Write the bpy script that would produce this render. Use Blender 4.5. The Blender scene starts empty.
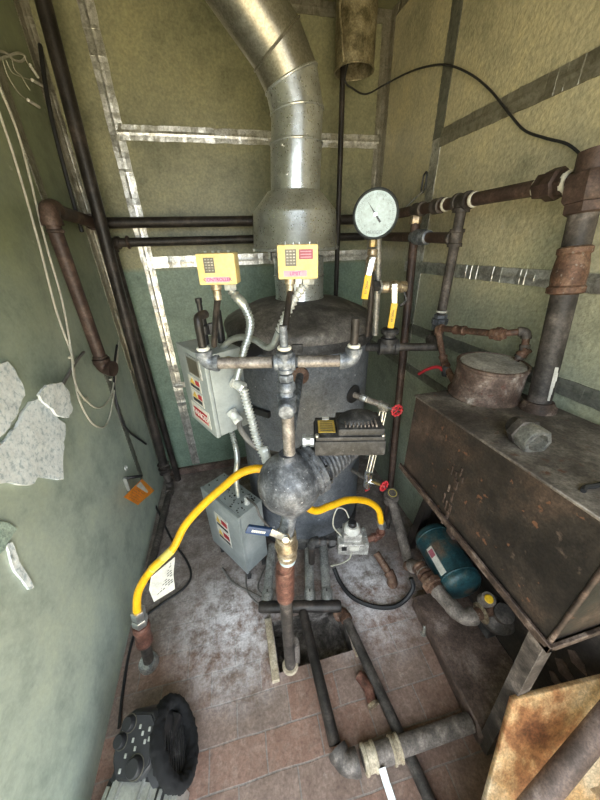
import bpy, bmesh, math, random
from mathutils import Vector, Matrix, noise
random.seed(7)
V = Vector
scn = bpy.context.scene
COL = scn.collection

# ------------------------------------------------------------------ camera frame
F = 300.0
H = 1.65
vv = V((15, 560, 300)).normalized()
dd = V((-80, -151, 300)); dd = (dd - vv * dd.dot(vv)).normalized()
rr = vv.cross(dd)
M3 = Matrix((rr, dd, -vv))           # camera (right, down, forward) -> world
EYE = V((0, 0, H))

def P(px, py, X=None, Y=None, Z=None):
    """the world point seen at a picture position, on a plane at a known X, Y or Z"""
    q = M3 @ V((px - 300, py - 400, F))
    if X is not None: t = X / q.x
    elif Y is not None: t = Y / q.y
    else: t = (Z - H) / q.z
    return EYE + q * t

def PV(px, py, at):
    """point on the vertical line through `at` at picture height py (x ignored)"""
    best = None
    lo, hi = -1.0, 3.0
    for _ in range(60):
        mid = (lo + hi) / 2
        q = M3.transposed() @ (V((at.x, at.y, mid)) - EYE)
        y = 400 + F * q.y / q.z
        if y > py: lo = mid
        else: hi = mid
    return V((at.x, at.y, lo))

def depth(p): return (M3.transposed() @ (V(p) - EYE)).z
def rad(w, p): return w / 2 * depth(p) / F

# ------------------------------------------------------------------ materials
MATS = {}
def nt(name):
    m = bpy.data.materials.new(name); m.use_nodes = True
    t = m.node_tree; b = t.nodes['Principled BSDF']
    MATS[name] = m
    return m, t, b
def ramp(t, fac, stops):
    r = t.nodes.new('ShaderNodeValToRGB')
    e = r.color_ramp.elements
    while len(e) < len(stops): e.new(.5)
    for i, (p, c) in enumerate(stops):
        e[i].position = p; e[i].color = (*c, 1) if len(c) == 3 else c
    t.links.new(fac, r.inputs[0]); return r.outputs[0]
def noi(t, vec, scale, detail=6, rough=.6, dist=0.0):
    n = t.nodes.new('ShaderNodeTexNoise')
    n.inputs['Scale'].default_value = scale; n.inputs['Detail'].default_value = detail
    n.inputs['Roughness'].default_value = rough; n.inputs['Distortion'].default_value = dist
    t.links.new(vec, n.inputs['Vector']); return n.outputs['Fac']
def mixc(t, fac, a, b, mode='MIX'):
    m = t.nodes.new('ShaderNodeMix'); m.data_type = 'RGBA'; m.blend_type = mode
    for s, v in ((m.inputs[0], fac), (m.inputs[6], a), (m.inputs[7], b)):
        if isinstance(v, (int, float)): s.default_value = v
        elif isinstance(v, tuple): s.default_value = (*v, 1)
        else: t.links.new(v, s)
    return m.outputs[2]
def mathn(t, op, a, b=0.0, clamp=False):
    m = t.nodes.new('ShaderNodeMath'); m.operation = op; m.use_clamp = clamp
    for s, v in ((m.inputs[0], a), (m.inputs[1], b)):
        if isinstance(v, (int, float)): s.default_value = v
        else: t.links.new(v, s)
    return m.outputs[0]
def bump(t, b, h, strength, dist=.002):
    n = t.nodes.new('ShaderNodeBump'); n.inputs['Strength'].default_value = strength
    n.inputs['Distance'].default_value = dist
    t.links.new(h, n.inputs['Height']); t.links.new(n.outputs[0], b.inputs['Normal'])
def coords(t):
    g = t.nodes.new('ShaderNodeNewGeometry'); return g.outputs['Position']

def grunge(name, stops, scale=9, rough=.6, metal=0.0, bmp=.3, bscale=60, rvar=.15, detail=8, fine=None, speck=None, fs_=.28):
    m, t, b = nt(name); c = coords(t)
    n1 = noi(t, c, scale, detail, .65, .3)
    col = ramp(t, n1, [(.5 + (p - .5) * .62, cc) for p, cc in stops])
    n2 = noi(t, c, bscale, 5, .6)
    nf = noi(t, c, 150, 4, .7)
    col = mixc(t, 1.0, col, ramp(t, nf, [(.36, (1 - fs_,) * 3), (.64, (1 + fs_,) * 3)]), 'MULTIPLY')
    nm = noi(t, c, 42, 5, .7)
    col = mixc(t, 1.0, col, ramp(t, nm, [(.36, (1 - fs_ * .8,) * 3), (.64, (1 + fs_ * .8,) * 3)]), 'MULTIPLY')
    if fine: col = mixc(t, ramp(t, n2, [(fine[1], (0, 0, 0)), (fine[2], (1, 1, 1))]), col, fine[0])
    if speck:
        n3 = noi(t, c, speck[1], 3, .5)
        col = mixc(t, ramp(t, n3, [(speck[2], (0, 0, 0)), (speck[2] + .05, (1, 1, 1))]), col, speck[0])
    t.links.new(col, b.inputs['Base Color'])
    b.inputs['Metallic'].default_value = metal
    t.links.new(mathn(t, 'MULTIPLY_ADD', n1, rvar * 2), b.inputs['Roughness'])
    rn = b.inputs['Roughness'].links[0].from_node; rn.inputs[2].default_value = rough - rvar
    bump(t, b, n2, bmp)
    return m
def plain(name, c, rough=.5, metal=0.0, bmp=0.0, bscale=80, var=.12):
    lo = tuple(x * (1 - var) for x in c); hi = tuple(min(1, x * (1 + var)) for x in c)
    return grunge(name, [(.3, lo), (.7, hi)], 14, rough, metal, bmp, bscale, .06, fs_=.10)

grunge('galvanized', [(.3, (.30, .32, .33)), (.5, (.46, .48, .48)), (.72, (.62, .62, .60))], 26, .42, .75, .25, 70, .12)
grunge('galvanized_dull', [(.3, (.16, .16, .15)), (.55, (.30, .29, .26)), (.75, (.42, .38, .31))], 16, .5, .6, .3, 60, .12)
def make_duct(name, c0, c1, met, ro):
    m, t, b = nt(name); c = coords(t)
    w = t.nodes.new('ShaderNodeTexVoronoi'); w.inputs['Scale'].default_value = 230; t.links.new(c, w.inputs['Vector'])
    sx = t.nodes.new('ShaderNodeSeparateColor'); t.links.new(w.outputs['Color'], sx.inputs[0])
    n1 = noi(t, c, 11, 7, .7)
    col = mixc(t, 1.0, ramp(t, sx.outputs[0], [(.1, c0), (.9, c1)]), ramp(t, n1, [(.36, (.74, .73, .70)), (.52, (1, 1, 1)), (.66, (1.12, 1.12, 1.1))]), 'MULTIPLY')
    t.links.new(col, b.inputs['Base Color']); b.inputs['Metallic'].default_value = met
    t.links.new(mathn(t, 'MULTIPLY_ADD', sx.outputs[1], .06), b.inputs['Roughness']); b.inputs['Roughness'].links[0].from_node.inputs[2].default_value = ro
    bump(t, b, noi(t, c, 9, 3, .5), .35, .006)
make_duct('duct', (.55, .575, .59), (.62, .645, .66), .82, .27)
make_duct('duct_smoky', (.27, .255, .215), (.36, .345, .295), .82, .30)
grunge('duct_brown', [(.3, (.13, .11, .06)), (.52, (.27, .23, .14)), (.75, (.36, .32, .22))], 17, .5, .5, .25, 60, .1)
grunge('fitting_grey', [(.3, (.10, .11, .13)), (.52, (.20, .22, .25)), (.75, (.34, .36, .40))], 30, .5, .5, .5, 90, .12)
grunge('pipe_weathered', [(.3, (.15, .13, .12)), (.52, (.27, .245, .225)), (.75, (.44, .40, .37))], 22, .55, .45, .4, 90, .12)
grunge('black_pipe', [(.3, (.014, .012, .011)), (.55, (.034, .028, .025)), (.8, (.075, .058, .05))], 10, .48, .2, .2, 90, .12)
grunge('brown_pipe', [(.3, (.036, .022, .018)), (.55, (.068, .042, .033)), (.78, (.14, .092, .07))], 9, .55, .15, .25, 80, .12)
grunge('rust_pipe', [(.25, (.045, .030, .024)), (.5, (.12, .062, .040)), (.75, (.24, .15, .10))], 14, .65, .2, .5, 90, .1, fine=((.30, .27, .24), .6, .75))
grunge('old_iron', [(.3, (.038, .033, .030)), (.55, (.085, .072, .064)), (.78, (.20, .17, .15))], 12, .6, .25, .5, 80, .1)
grunge('dusty_iron', [(.3, (.10, .085, .074)), (.55, (.19, .16, .14)), (.78, (.33, .28, .245))], 15, .75, .1, .5, 90, .1)
grunge('copper_brown', [(.3, (.085, .040, .030)), (.55, (.17, .075, .055)), (.78, (.27, .15, .11))], 18, .5, .3, .3, 90, .1)
grunge('boiler_paint', [(.3, (.085, .095, .112)), (.55, (.12, .132, .152)), (.78, (.17, .182, .20))], 5, .5, .1, .2, 40, .1, speck=((.42, .44, .46), 38, .70))
grunge('boiler_lid', [(.3, (.045, .041, .039)), (.52, (.10, .092, .086)), (.76, (.23, .21, .195))], 9, .55, .1, .4, 60, .12)
grunge('cast_grey', [(.3, (.065, .070, .082)), (.52, (.125, .132, .148)), (.75, (.25, .26, .285))], 26, .5, .35, .9, 110, .1, speck=((.42, .42, .44), 90, .66))
grunge('cast_dark', [(.3, (.018, .018, .019)), (.55, (.040, .039, .040)), (.8, (.115, .11, .108))], 22, .55, .1, .5, 120, .12, fine=((.16, .15, .145), .62, .8))
grunge('cabinet_grey', [(.3, (.30, .335, .34)), (.6, (.38, .42, .425)), (.8, (.46, .49, .49))], 7, .42, .25, .1, 70, .08, fs_=.05)
grunge('tube_grey', [(.3, (.22, .22, .21)), (.55, (.34, .34, .325)), (.8, (.48, .47, .45))], 14, .5, .4, .3, 80)
grunge('cabinet_dusty', [(.3, (.24, .25, .24)), (.55, (.34, .35, .33)), (.78, (.46, .44, .40))], 16, .6, .1, .25, 90, .1, fs_=.12)
plain('controller_yellow', (.72, .55, .22), .45)
plain('label_pink', (.72, .34, .42), .6)
plain('label_red', (.34, .10, .13), .6)
plain('label_dark', (.12, .11, .085), .4, .3)
plain('label_cream', (.66, .64, .58), .6)
plain('label_amber', (.62, .42, .08), .6)
plain('label_yellow', (.70, .56, .12), .7)
plain('ink_red', (.40, .03, .04), .6)
plain('ink_purple', (.30, .05, .22), .6)
plain('ink', (.035, .035, .04), .6)
plain('ink_grey', (.25, .30, .33), .6)
plain('paper', (.56, .545, .49), .8)
plain('orange_card', (.80, .26, .02), .5)
plain('hose_yellow', (.86, .46, .008), .4)
plain('handle_yellow', (.85, .52, .02), .4)
plain('handle_blue', (.012, .04, .11), .45)
plain('red_enamel', (.50, .03, .04), .4)
plain('steel', (.62, .64, .64), .3, .9, .1)
plain('chrome', (.75, .75, .74), .2, .95)
plain('brass', (.42, .31, .14), .38, .75, .15)
grunge('brass_dirty', [(.3, (.24, .18, .12)), (.55, (.44, .36, .25)), (.8, (.64, .58, .47))], 40, .4, .7, .3, 90)
plain('rubber', (.018, .018, .02), .55)
plain('cable_grey', (.16, .15, .14), .6)
plain('cable_white', (.48, .46, .38), .6)
plain('conduit', (.44, .47, .46), .35, .7)
plain('conduit_white', (.66, .68, .67), .35, .5)
plain('sealant', (.70, .67, .58), .7)
plain('plastic_black', (.018, .018, .02), .42, 0, .1, 200)
plain('plastic_dark', (.024, .024, .027), .5)
plain('fuzz', (.006, .006, .007), .95)
plain('silver_plastic', (.34, .34, .32), .38, .3)
plain('aluminium', (.56, .56, .53), .35, .6)
plain('gauge_face', (.47, .58, .61), .35)
plain('gauge_rim', (.05, .055, .06), .35, .3)
grunge('valve_cast', [(.3, (.34, .33, .31)), (.6, (.52, .51, .49)), (.8, (.66, .65, .62))], 35, .45, .35, .3, 90)
plain('white_dirty', (.62, .62, .58), .6)
grunge('rusty_plate', [(.25, (.016, .013, .011)), (.45, (.034, .027, .022)), (.62, (.062, .042, .031)), (.82, (.13, .088, .066))], 4.5, .55, .25, .6, 34, .14, 10, fine=((.14, .10, .08), .64, .80), speck=((.16, .078, .045), 44, .67))
grunge('rusty_top', [(.25, (.045, .036, .031)), (.5, (.11, .093, .08)), (.75, (.29, .255, .22))], 6, .7, .2, .5, 40, .12, 10, fine=((.12, .055, .035), .60, .72))
grunge('rusty_edge', [(.3, (.035, .024, .019)), (.55, (.080, .052, .040)), (.8, (.27, .21, .175))], 22, .65, .25, .5, 70, .12)
grunge('can_rust', [(.25, (.07, .045, .036)), (.45, (.115, .075, .057)), (.62, (.21, .15, .12)), (.82, (.50, .44, .38))], 13, .65, .2, .4, 70, .12, fine=((.13, .05, .035), .58, .72))
grunge('can_lid', [(.3, (.26, .24, .21)), (.55, (.42, .39, .35)), (.8, (.56, .53, .48))], 11, .6, .3, .3, 60, .12)
grunge('teal_paint', [(.3, (.014, .045, .055)), (.50, (.022, .078, .092)), (.62, (.06, .085, .08)), (.78, (.13, .09, .065))], 10, .45, .1, .2, 70, .1)
grunge('brown_base', [(.3, (.08, .056, .046)), (.55, (.17, .118, .098)), (.8, (.32, .25, .22))], 8, .65, .1, .35, 60, .1)
grunge('rust_sheet', [(.25, (.13, .045, .018)), (.40, (.32, .14, .055)), (.52, (.52, .33, .16)), (.8, (.66, .55, .40))], 4, .5, .2, .25, 60, .12, 10)
grunge('cream_wood', [(.3, (.34, .27, .18)), (.6, (.50, .42, .31)), (.8, (.60, .53, .42))], 12, .75, 0, .4, 60)
grunge('cardboard', [(.3, (.26, .17, .09)), (.6, (.40, .28, .16)), (.8, (.52, .39, .25))], 11, .8, 0, .4, 50)
grunge('peel_white', [(.3, (.50, .57, .60)), (.45, (.80, .84, .85)), (.75, (.90, .92, .92))], 60, .8, 0, .6, 55, .08, fs_=.07)
grunge('peel_green', [(.3, (.30, .40, .34)), (.7, (.44, .53, .45))], 20, .7, 0, .3, 60)
grunge('shade_dark', [(.3, (.016, .012, .010)), (.55, (.034, .026, .021)), (.8, (.08, .06, .05))], 6, .8)  # near-black tone standing in for shade below the feed tank
grunge('pit_rubble', [(.3, (.05, .045, .04)), (.5, (.14, .12, .11)), (.7, (.32, .29, .27))], 16, .9, 0, .9, 40)
plain('dirt_dark', (.03, .026, .022), .9, 0, .5, 60)

def make_wall(name, low, high, z0, z1, sharp=False, spots=True, bstr=.35, rough=.42, fv=.2):
    m, t, b = nt(name); c = coords(t)
    sep = t.nodes.new('ShaderNodeSeparateXYZ'); t.links.new(c, sep.inputs[0])
    n1 = noi(t, c, 2.2, 6, .6, .4)
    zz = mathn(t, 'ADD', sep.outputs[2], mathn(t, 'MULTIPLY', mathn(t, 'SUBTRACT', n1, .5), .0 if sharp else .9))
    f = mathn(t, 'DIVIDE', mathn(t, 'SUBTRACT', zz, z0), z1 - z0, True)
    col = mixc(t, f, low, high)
    n2 = noi(t, c, 4.5, 9, .7)
    col = mixc(t, 1.0, col, ramp(t, n2, [(.36, (.70, .72, .72)), (.50, (1, 1, 1)), (.66, (1.18, 1.15, 1.08))]), 'MULTIPLY')
    nf = noi(t, c, 85, 5, .7)
    col = mixc(t, 1.0, col, ramp(t, nf, [(.36, (1 - fv,) * 3), (.64, (1 + fv,) * 3)]), 'MULTIPLY')
    if spots:
        n3 = noi(t, c, 16, 5, .6)
        col = mixc(t, ramp(t, n3, [(.66, (0, 0, 0)), (.76, (.5, .5, .5))]), col, (.60, .60, .50))
        n5 = noi(t, c, 27, 6, .75, 1.0)
        col = mixc(t, ramp(t, n5, [(.66, (0, 0, 0)), (.74, (.6, .6, .6))]), col, tuple(x * .42 for x in low))
    t.links.new(col, b.inputs['Base Color']); b.inputs['Roughness'].default_value = rough
    n4 = noi(t, c, 70, 3, .55)
    bump(t, b, n4, bstr, .004)
    return m
make_wall('paint_left', (.45, .51, .435), (.235, .265, .165), .85, 1.75, bstr=.13, fv=.07)
make_wall('paint_back', (.20, .275, .215), (.275, .27, .165), 1.50, 1.53, True, False, .45)
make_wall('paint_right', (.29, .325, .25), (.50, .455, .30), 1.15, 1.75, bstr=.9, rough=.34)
plain('paint_ceiling', (.20, .20, .11), .7)

def make_foil(name, c0, c1, met, ro):
    m, t, b = nt(name); c = coords(t)
    n1 = noi(t, c, 22, 6, .7, 1.2)
    n2 = noi(t, c, 90, 4, .65, 1.0)
    t.links.new(ramp(t, mathn(t, 'ADD', mathn(t, 'MULTIPLY', n1, .6), mathn(t, 'MULTIPLY', n2, .4)), [(.40, c0), (.58, c1)]), b.inputs['Base Color'])
    b.inputs['Metallic'].default_value = met; b.inputs['Roughness'].default_value = ro
    bump(t, b, n2, .35, .002)
make_foil('foil', (.40, .39, .36), (.84, .83, .80), .85, .30)
make_foil('foil_aged', (.20, .185, .14), (.36, .34, .28), .6, .34)
make_foil('foil_painted', (.12, .125, .105), (.22, .22, .185), .35, .40)

def make_floor():
    m, t, b = nt('brick_floor'); c = coords(t)
    mp = t.nodes.new('ShaderNodeMapping'); mp.inputs['Rotation'].default_value = (0, 0, .02); mp.inputs['Location'].default_value = (.075, .0, 0)
    t.links.new(c, mp.inputs['Vector'])
    # small wobble so the courses are not dead straight
    nv = t.nodes.new('ShaderNodeTexNoise'); nv.inputs['Scale'].default_value = 7; t.links.new(c, nv.inputs['Vector'])
    va = t.nodes.new('ShaderNodeVectorMath'); va.operation = 'MULTIPLY_ADD'
    va.inputs[1].default_value = (.011, .011, 0)
    t.links.new(nv.outputs['Color'], va.inputs[0]); t.links.new(mp.outputs[0], va.inputs[2])
    br = t.nodes.new('ShaderNodeTexBrick')
    br.inputs['Scale'].default_value = 1; br.inputs['Brick Width'].default_value = .205; br.inputs['Row Height'].default_value = .112
    br.inputs['Mortar Size'].default_value = .003; br.inputs['Mortar Smooth'].default_value = .3; br.inputs['Bias'].default_value = -.1
    br.inputs['Color1'].default_value = (.25, .145, .108, 1); br.inputs['Color2'].default_value = (.215, .165, .14, 1)
    br.inputs['Mortar'].default_value = (.235, .20, .18, 1)
    t.links.new(va.outputs[0], br.inputs['Vector'])
    n1 = noi(t, c, 3.2, 8, .65, .5)
    n2 = noi(t, c, 28, 6, .7)
    col = mixc(t, ramp(t, n2, [(.46, (0, 0, 0)), (.64, (.5, .5, .5))]), br.outputs['Color'], (.36, .26, .21))
    sep = t.nodes.new('ShaderNodeSeparateXYZ'); t.links.new(c, sep.inputs[0])
    # grey dust: thick towards the back of the room, patchy at the front
    g = mathn(t, 'ADD', mathn(t, 'MULTIPLY', mathn(t, 'SUBTRACT', n1, .5), 2.6), mathn(t, 'MULTIPLY', mathn(t, 'SUBTRACT', sep.outputs[1], .74), 1.7))
    gf = ramp(t, g, [(.02, (0, 0, 0)), (.5, (.80, .80, .80))])
    col = mixc(t, gf, col, ramp(t, noi(t, c, 14, 8, .75), [(.36, (.13, .11, .10)), (.5, (.23, .20, .185)), (.64, (.36, .33, .315))]))
    # pale lime bloom
    d = t.nodes.new('ShaderNodeVectorMath'); d.operation = 'DISTANCE'; d.inputs[1].default_value = (-.16, .84, 0); t.links.new(c, d.inputs[0])
    d2 = t.nodes.new('ShaderNodeVectorMath'); d2.operation = 'DISTANCE'; d2.inputs[1].default_value = (.50, .84, 0); t.links.new(c, d2.inputs[0])
    dm = mathn(t, 'MINIMUM', d.outputs['Value'], d2.outputs['Value'])
    lf = mathn(t, 'MULTIPLY', ramp(t, dm, [(.06, (1, 1, 1)), (.36, (0, 0, 0))]), ramp(t, noi(t, c, 13, 10, .8), [(.40, (0, 0, 0)), (.56, (1, 1, 1))]))
    col = mixc(t, mathn(t, 'MULTIPLY', lf, .92), col, (.72, .69, .71))
    n5 = noi(t, c, 11, 8, .7)
    col = mixc(t, ramp(t, n5, [(.62, (0, 0, 0)), (.74, (.5, .5, .5))]), col, (.58, .52, .47))
    n6 = noi(t, c, 46, 4, .6)
    col = mixc(t, ramp(t, n6, [(.66, (0, 0, 0)), (.74, (.7, .7, .7))]), col, (.13, .105, .095))
    n7 = noi(t, c, 95, 5, .75)
    col = mixc(t, 1.0, col, ramp(t, n7, [(.36, (.74,) * 3), (.50, (1,) * 3), (.64, (1.22,) * 3)]), 'MULTIPLY')
    n8 = noi(t, c, 6.5, 9, .75)
    col = mixc(t, 1.0, col, ramp(t, n8, [(.36, (.74, .72, .70)), (.52, (1,) * 3), (.66, (1.15,) * 3)]), 'MULTIPLY')
    t.links.new(col, b.inputs['Base Color']); b.inputs['Roughness'].default_value = .75
    hh = mathn(t, 'ADD', mathn(t, 'MULTIPLY', br.outputs['Fac'], -.8), mathn(t, 'MULTIPLY', n2, .6))
    bump(t, b, hh, .5, .004)
make_floor()

# ------------------------------------------------------------------ mesh builder
def frame(d):
    d = V(d).normalized()
    a = V((0, 0, 1)) if abs(d.z) < .9 else V((1, 0, 0))
    u = a.cross(d).normalized(); w = d.cross(u)
    return u, w, d
def smooth_path(pts, n=8):
    pts = [V(p) for p in pts]
    if len(pts) < 3: return pts
    out = []
    q = [pts[0] * 2 - pts[1]] + pts + [pts[-1] * 2 - pts[-2]]
    for i in range(1, len(q) - 2):
        a, b, c, d = q[i - 1], q[i], q[i + 1], q[i + 2]
        for k in range(n):
            t = k / n
            out.append(.5 * ((2 * b) + (c - a) * t + (2 * a - 5 * b + 4 * c - d) * t * t + (3 * b - a - 3 * c + d) * t ** 3))
    out.append(pts[-1]); return out
def resample(pts, step):
    out = [pts[0]]; acc = 0
    for a, b in zip(pts, pts[1:]):
        L = (b - a).length
        if L < 1e-9: continue
        s = step - acc
        while s <= L:
            out.append(a.lerp(b, s / L)); s += step
        acc = (acc + L) % step
    return out

class MB:
    def __init__(s): s.bm = bmesh.new()
    def tube(s, pts, r, seg=16, caps=True, smooth=0):
        pts = smooth_path(pts, smooth) if smooth else [V(p) for p in pts]
        n = len(pts); rs = r if isinstance(r, (list, tuple)) else [r] * n
        rings = []; u = None
        for i, p in enumerate(pts):
            if i == 0: d = pts[1] - p
            elif i == n - 1: d = p - pts[-2]
            else: d = (pts[i + 1] - p).normalized() + (p - pts[i - 1]).normalized()
            if d.length < 1e-9: d = pts[min(i + 1, n - 1)] - pts[max(0, i - 1)] + V((0, 0, 1e-9))
            d.normalize()
            if u is None: u, w, _ = frame(d)
            else:
                u = (u - d * u.dot(d)).normalized()
            w = d.cross(u)
            rings.append([s.bm.verts.new(p + (u * math.cos(a) + w * math.sin(a)) * rs[i]) for a in [2 * math.pi * k / seg for k in range(seg)]])
        for a, b in zip(rings, rings[1:]):
            for k in range(seg):
                s.bm.faces.new((a[k], a[(k + 1) % seg], b[(k + 1) % seg], b[k]))
        if caps:
            s.bm.faces.new(list(reversed(rings[0]))); s.bm.faces.new(rings[-1])
        return s
    def cyl(s, a, b, r, r2=None, seg=20):
        return s.tube([a, b], [r, r if r2 is None else r2], seg)
    def lathe(s, o, axis, prof, seg=28):
        """prof: list of (radius, distance along axis); closes on itself at radius 0"""
        u, w, d = frame(axis); o = V(o); rings = []
        for r, h in prof:
            c = o + d * h
            if r < 1e-6: rings.append([s.bm.verts.new(c)])
            else: rings.append([s.bm.verts.new(c + (u * math.cos(a) + w * math.sin(a)) * r) for a in [2 * math.pi * k / seg for k in range(seg)]])
        for a, b in zip(rings, rings[1:]):
            for k in range(seg):
                k2 = (k + 1) % seg
                if len(a) == 1 and len(b) == 1: continue
                if len(a) == 1: s.bm.faces.new((a[0], b[k2], b[k]))
                elif len(b) == 1: s.bm.faces.new((a[k], a[k2], b[0]))
                else: s.bm.faces.new((a[k], a[k2], b[k2], b[k]))
        return s
    def hexn(s, a, b, r, ch=.12):
        a = V(a); b = V(b); L = (b - a)
        return s.tube([a, a + L * ch, b - L * ch, b], [r * .9, r, r, r * .9], 6)
    def box(s, o, ex, ey, ez, bev=0.0):
        """o = centre; ex, ey, ez = full edge vectors"""
        o = V(o); ex = V(ex); ey = V(ey); ez = V(ez)
        n0 = len(s.bm.verts)
        vs = [s.bm.verts.new(o + ex * (i - .5) + ey * (j - .5) + ez * (k - .5)) for i in (0, 1) for j in (0, 1) for k in (0, 1)]
        fs = [(0, 1, 3, 2), (4, 6, 7, 5), (0, 4, 5, 1), (2, 3, 7, 6), (0, 2, 6, 4), (1, 5, 7, 3)]
        faces = [s.bm.faces.new([vs[i] for i in f]) for f in fs]
        if bev:
            bmesh.ops.bevel(s.bm, geom=list({e for f in faces for e in f.edges}), offset=bev, segments=2, affect='EDGES', profile=.6)
        return s
    def prism(s, poly, ext, bev=0.0):
        poly = [V(p) for p in poly]; ext = V(ext)
        a = [s.bm.verts.new(p) for p in poly]; b = [s.bm.verts.new(p + ext) for p in poly]
        n = len(a)
        fs = [s.bm.faces.new(a), s.bm.faces.new(list(reversed(b)))]
        for k in range(n): fs.append(s.bm.faces.new((a[k], b[k], b[(k + 1) % n], a[(k + 1) % n])))
        if bev: bmesh.ops.bevel(s.bm, geom=list({e for f in fs for e in f.edges}), offset=bev, segments=1, affect='EDGES')
        return s
    def torus(s, o, axis, R, r, seg=28, sub=8):
        u, w, d = frame(axis); o = V(o); g = []
        for i in range(seg):
            a = 2 * math.pi * i / seg; e = u * math.cos(a) + w * math.sin(a)
            g.append([s.bm.verts.new(o + e * (R + r * math.cos(b)) + d * r * math.sin(b)) for b in [2 * math.pi * k / sub for k in range(sub)]])
        for i in range(seg):
            for k in range(sub):
                s.bm.faces.new((g[i][k], g[(i + 1) % seg][k], g[(i + 1) % seg][(k + 1) % sub], g[i][(k + 1) % sub]))
        return s
    def ball(s, o, r, sc=(1, 1, 1), seg=20, rings=12):
        m = Matrix.Translation(o) @ Matrix.Diagonal((r * sc[0], r * sc[1], r * sc[2], 1))
        bmesh.ops.create_uvsphere(s.bm, u_segments=seg, v_segments=rings, radius=1, matrix=m); return s
    def text(s, body, o, right, up, size, align='CENTER', depth=.0006):
        cu = bpy.data.curves.new('lettering', 'FONT'); cu.body = body; cu.size = size; cu.align_x = align; cu.align_y = 'CENTER'; cu.extrude = depth
        ob = bpy.data.objects.new('lettering', cu); COL.objects.link(ob)
        dg = bpy.context.evaluated_depsgraph_get(); me = ob.evaluated_get(dg).to_mesh()
        r = V(right).normalized(); u = V(up); u = (u - r * u.dot(r)).normalized(); n = r.cross(u)
        m = Matrix((r, u, n)).transposed().to_4x4(); m.translation = V(o)
        me.transform(m); s.bm.from_mesh(me)
        bpy.data.objects.remove(ob); bpy.data.curves.remove(cu); return s
    def build(s, name, mat, parent=None, sharp=40, base=None):
        bmesh.ops.recalc_face_normals(s.bm, faces=s.bm.faces)
        off = V((0, 0, 0)); q = parent
        while q: off += q.location; q = q.parent
        if parent is None:
            if base is None:
                xs = [v.co for v in s.bm.verts]
                base = V((sum(p.x for p in xs) / len(xs), sum(p.y for p in xs) / len(xs), min(p.z for p in xs)))
            off = V(base)
        bmesh.ops.translate(s.bm, verts=s.bm.verts, vec=-off)
        me = bpy.data.meshes.new(name); s.bm.to_mesh(me); s.bm.free()
        for p in me.polygons: p.use_smooth = True
        me.set_sharp_from_angle(angle=math.radians(sharp))
        me.materials.append(MATS[mat])
        o = bpy.data.objects.new(name, me); COL.objects.link(o)
        if parent: o.parent = parent
        else: o.location = off
        return o

def tag(o, label, cat, group=None):
    o['label'] = label; o['category'] = cat
    if group: o['group'] = group
    return o
def thing(name, label, cat, loc, group=None):
    o = bpy.data.objects.new(name, None); o.empty_display_size = .03; COL.objects.link(o); o.location = V(loc)
    return tag(o, label, cat, group)
def struct(mb, name, mat, **k):
    o = mb.build(name, mat, base=V((0, 0, 0)), **k); o['kind'] = 'structure'; return o
def part_label(o, l): o['label'] = l; return o

X3 = V((1, 0, 0)); Y3 = V((0, 1, 0)); Z3 = V((0, 0, 1))

def coupling(parent, p, d, r, L, mat, name='coupling'):
    d = V(d).normalized(); p = V(p)
    return MB().lathe(p - d * L / 2, d, [(0, 0), (r * 1.16, 0), (r * 1.38, L * .06), (r * 1.38, L * .22), (r * 1.24, L * .3), (r * 1.24, L * .7), (r * 1.38, L * .78), (r * 1.38, L * .94), (r * 1.16, L), (0, L)], 22).build(name, mat, parent)
def union(parent, p, d, r, L, mat, name='union'):
    d = V(d).normalized(); p = V(p)
    m = MB().hexn(p - d * L / 2, p - d * L * .12, r * 1.5)
    m.tube([p - d * L * .14, p - d * L * .1, p + d * L * .22, p + d * L * .26], [r * 1.5, r * 1.78, r * 1.78, r * 1.5], 8)
    m.hexn(p + d * L * .24, p + d * L / 2, r * 1.45)
    return m.build(name, mat, parent)
def ring(parent, p, d, r, mat='sealant', L=.008, name='sealant_ring'):
    d = V(d).normalized(); p = V(p)
    return MB().lathe(p - d * L / 2, d, [(0, 0), (r * 1.06, 0), (r * 1.2, L * .3), (r * 1.2, L * .7), (r * 1.06, L), (0, L)], 18).build(name, mat, parent)
def elbow(parent, a, c, b, r, mat, ext=2.0, name='elbow'):
    """bend at c between the directions of a and b"""
    a, c, b = V(a), V(c), V(b)
    d1 = (a - c).normalized(); d2 = (b - c).normalized(); k = r * ext
    pts = []
    for i in range(9):
        t = i / 8
        pts.append((c + d1 * k) * (1 - t) ** 2 + c * 2 * t * (1 - t) + (c + d2 * k) * t ** 2)
    lip = r * .7
    path = [c + d1 * (k + lip), c + d1 * (k + lip * .05)] + pts[1:-1] + [c + d2 * (k + lip * .05), c + d2 * (k + lip)]
    rs = [r * 1.42, r * 1.42] + [r * 1.27] * 7 + [r * 1.42, r * 1.42]
    return MB().tube(path, rs, 20).build(name, mat, parent)
def tee(parent, c, axis, branch, r, mat, L=3.4, name='tee', cross=False):
    c = V(c); a = V(axis).normalized(); b = V(branch).normalized(); k = r * L / 2
    m = MB()
    def arm(d, l): m.lathe(c - d * 0, d, [(r * 1.25, 0), (r * 1.25, l - r * .75), (r * 1.45, l - r * .65), (r * 1.45, l), (0, l)], 20)
    arm(a, k); arm(-a, k); arm(b, k)
    if cross: arm(-b, k)
    m.ball(c, r * 1.26)
    return m.build(name, mat, parent)
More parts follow.
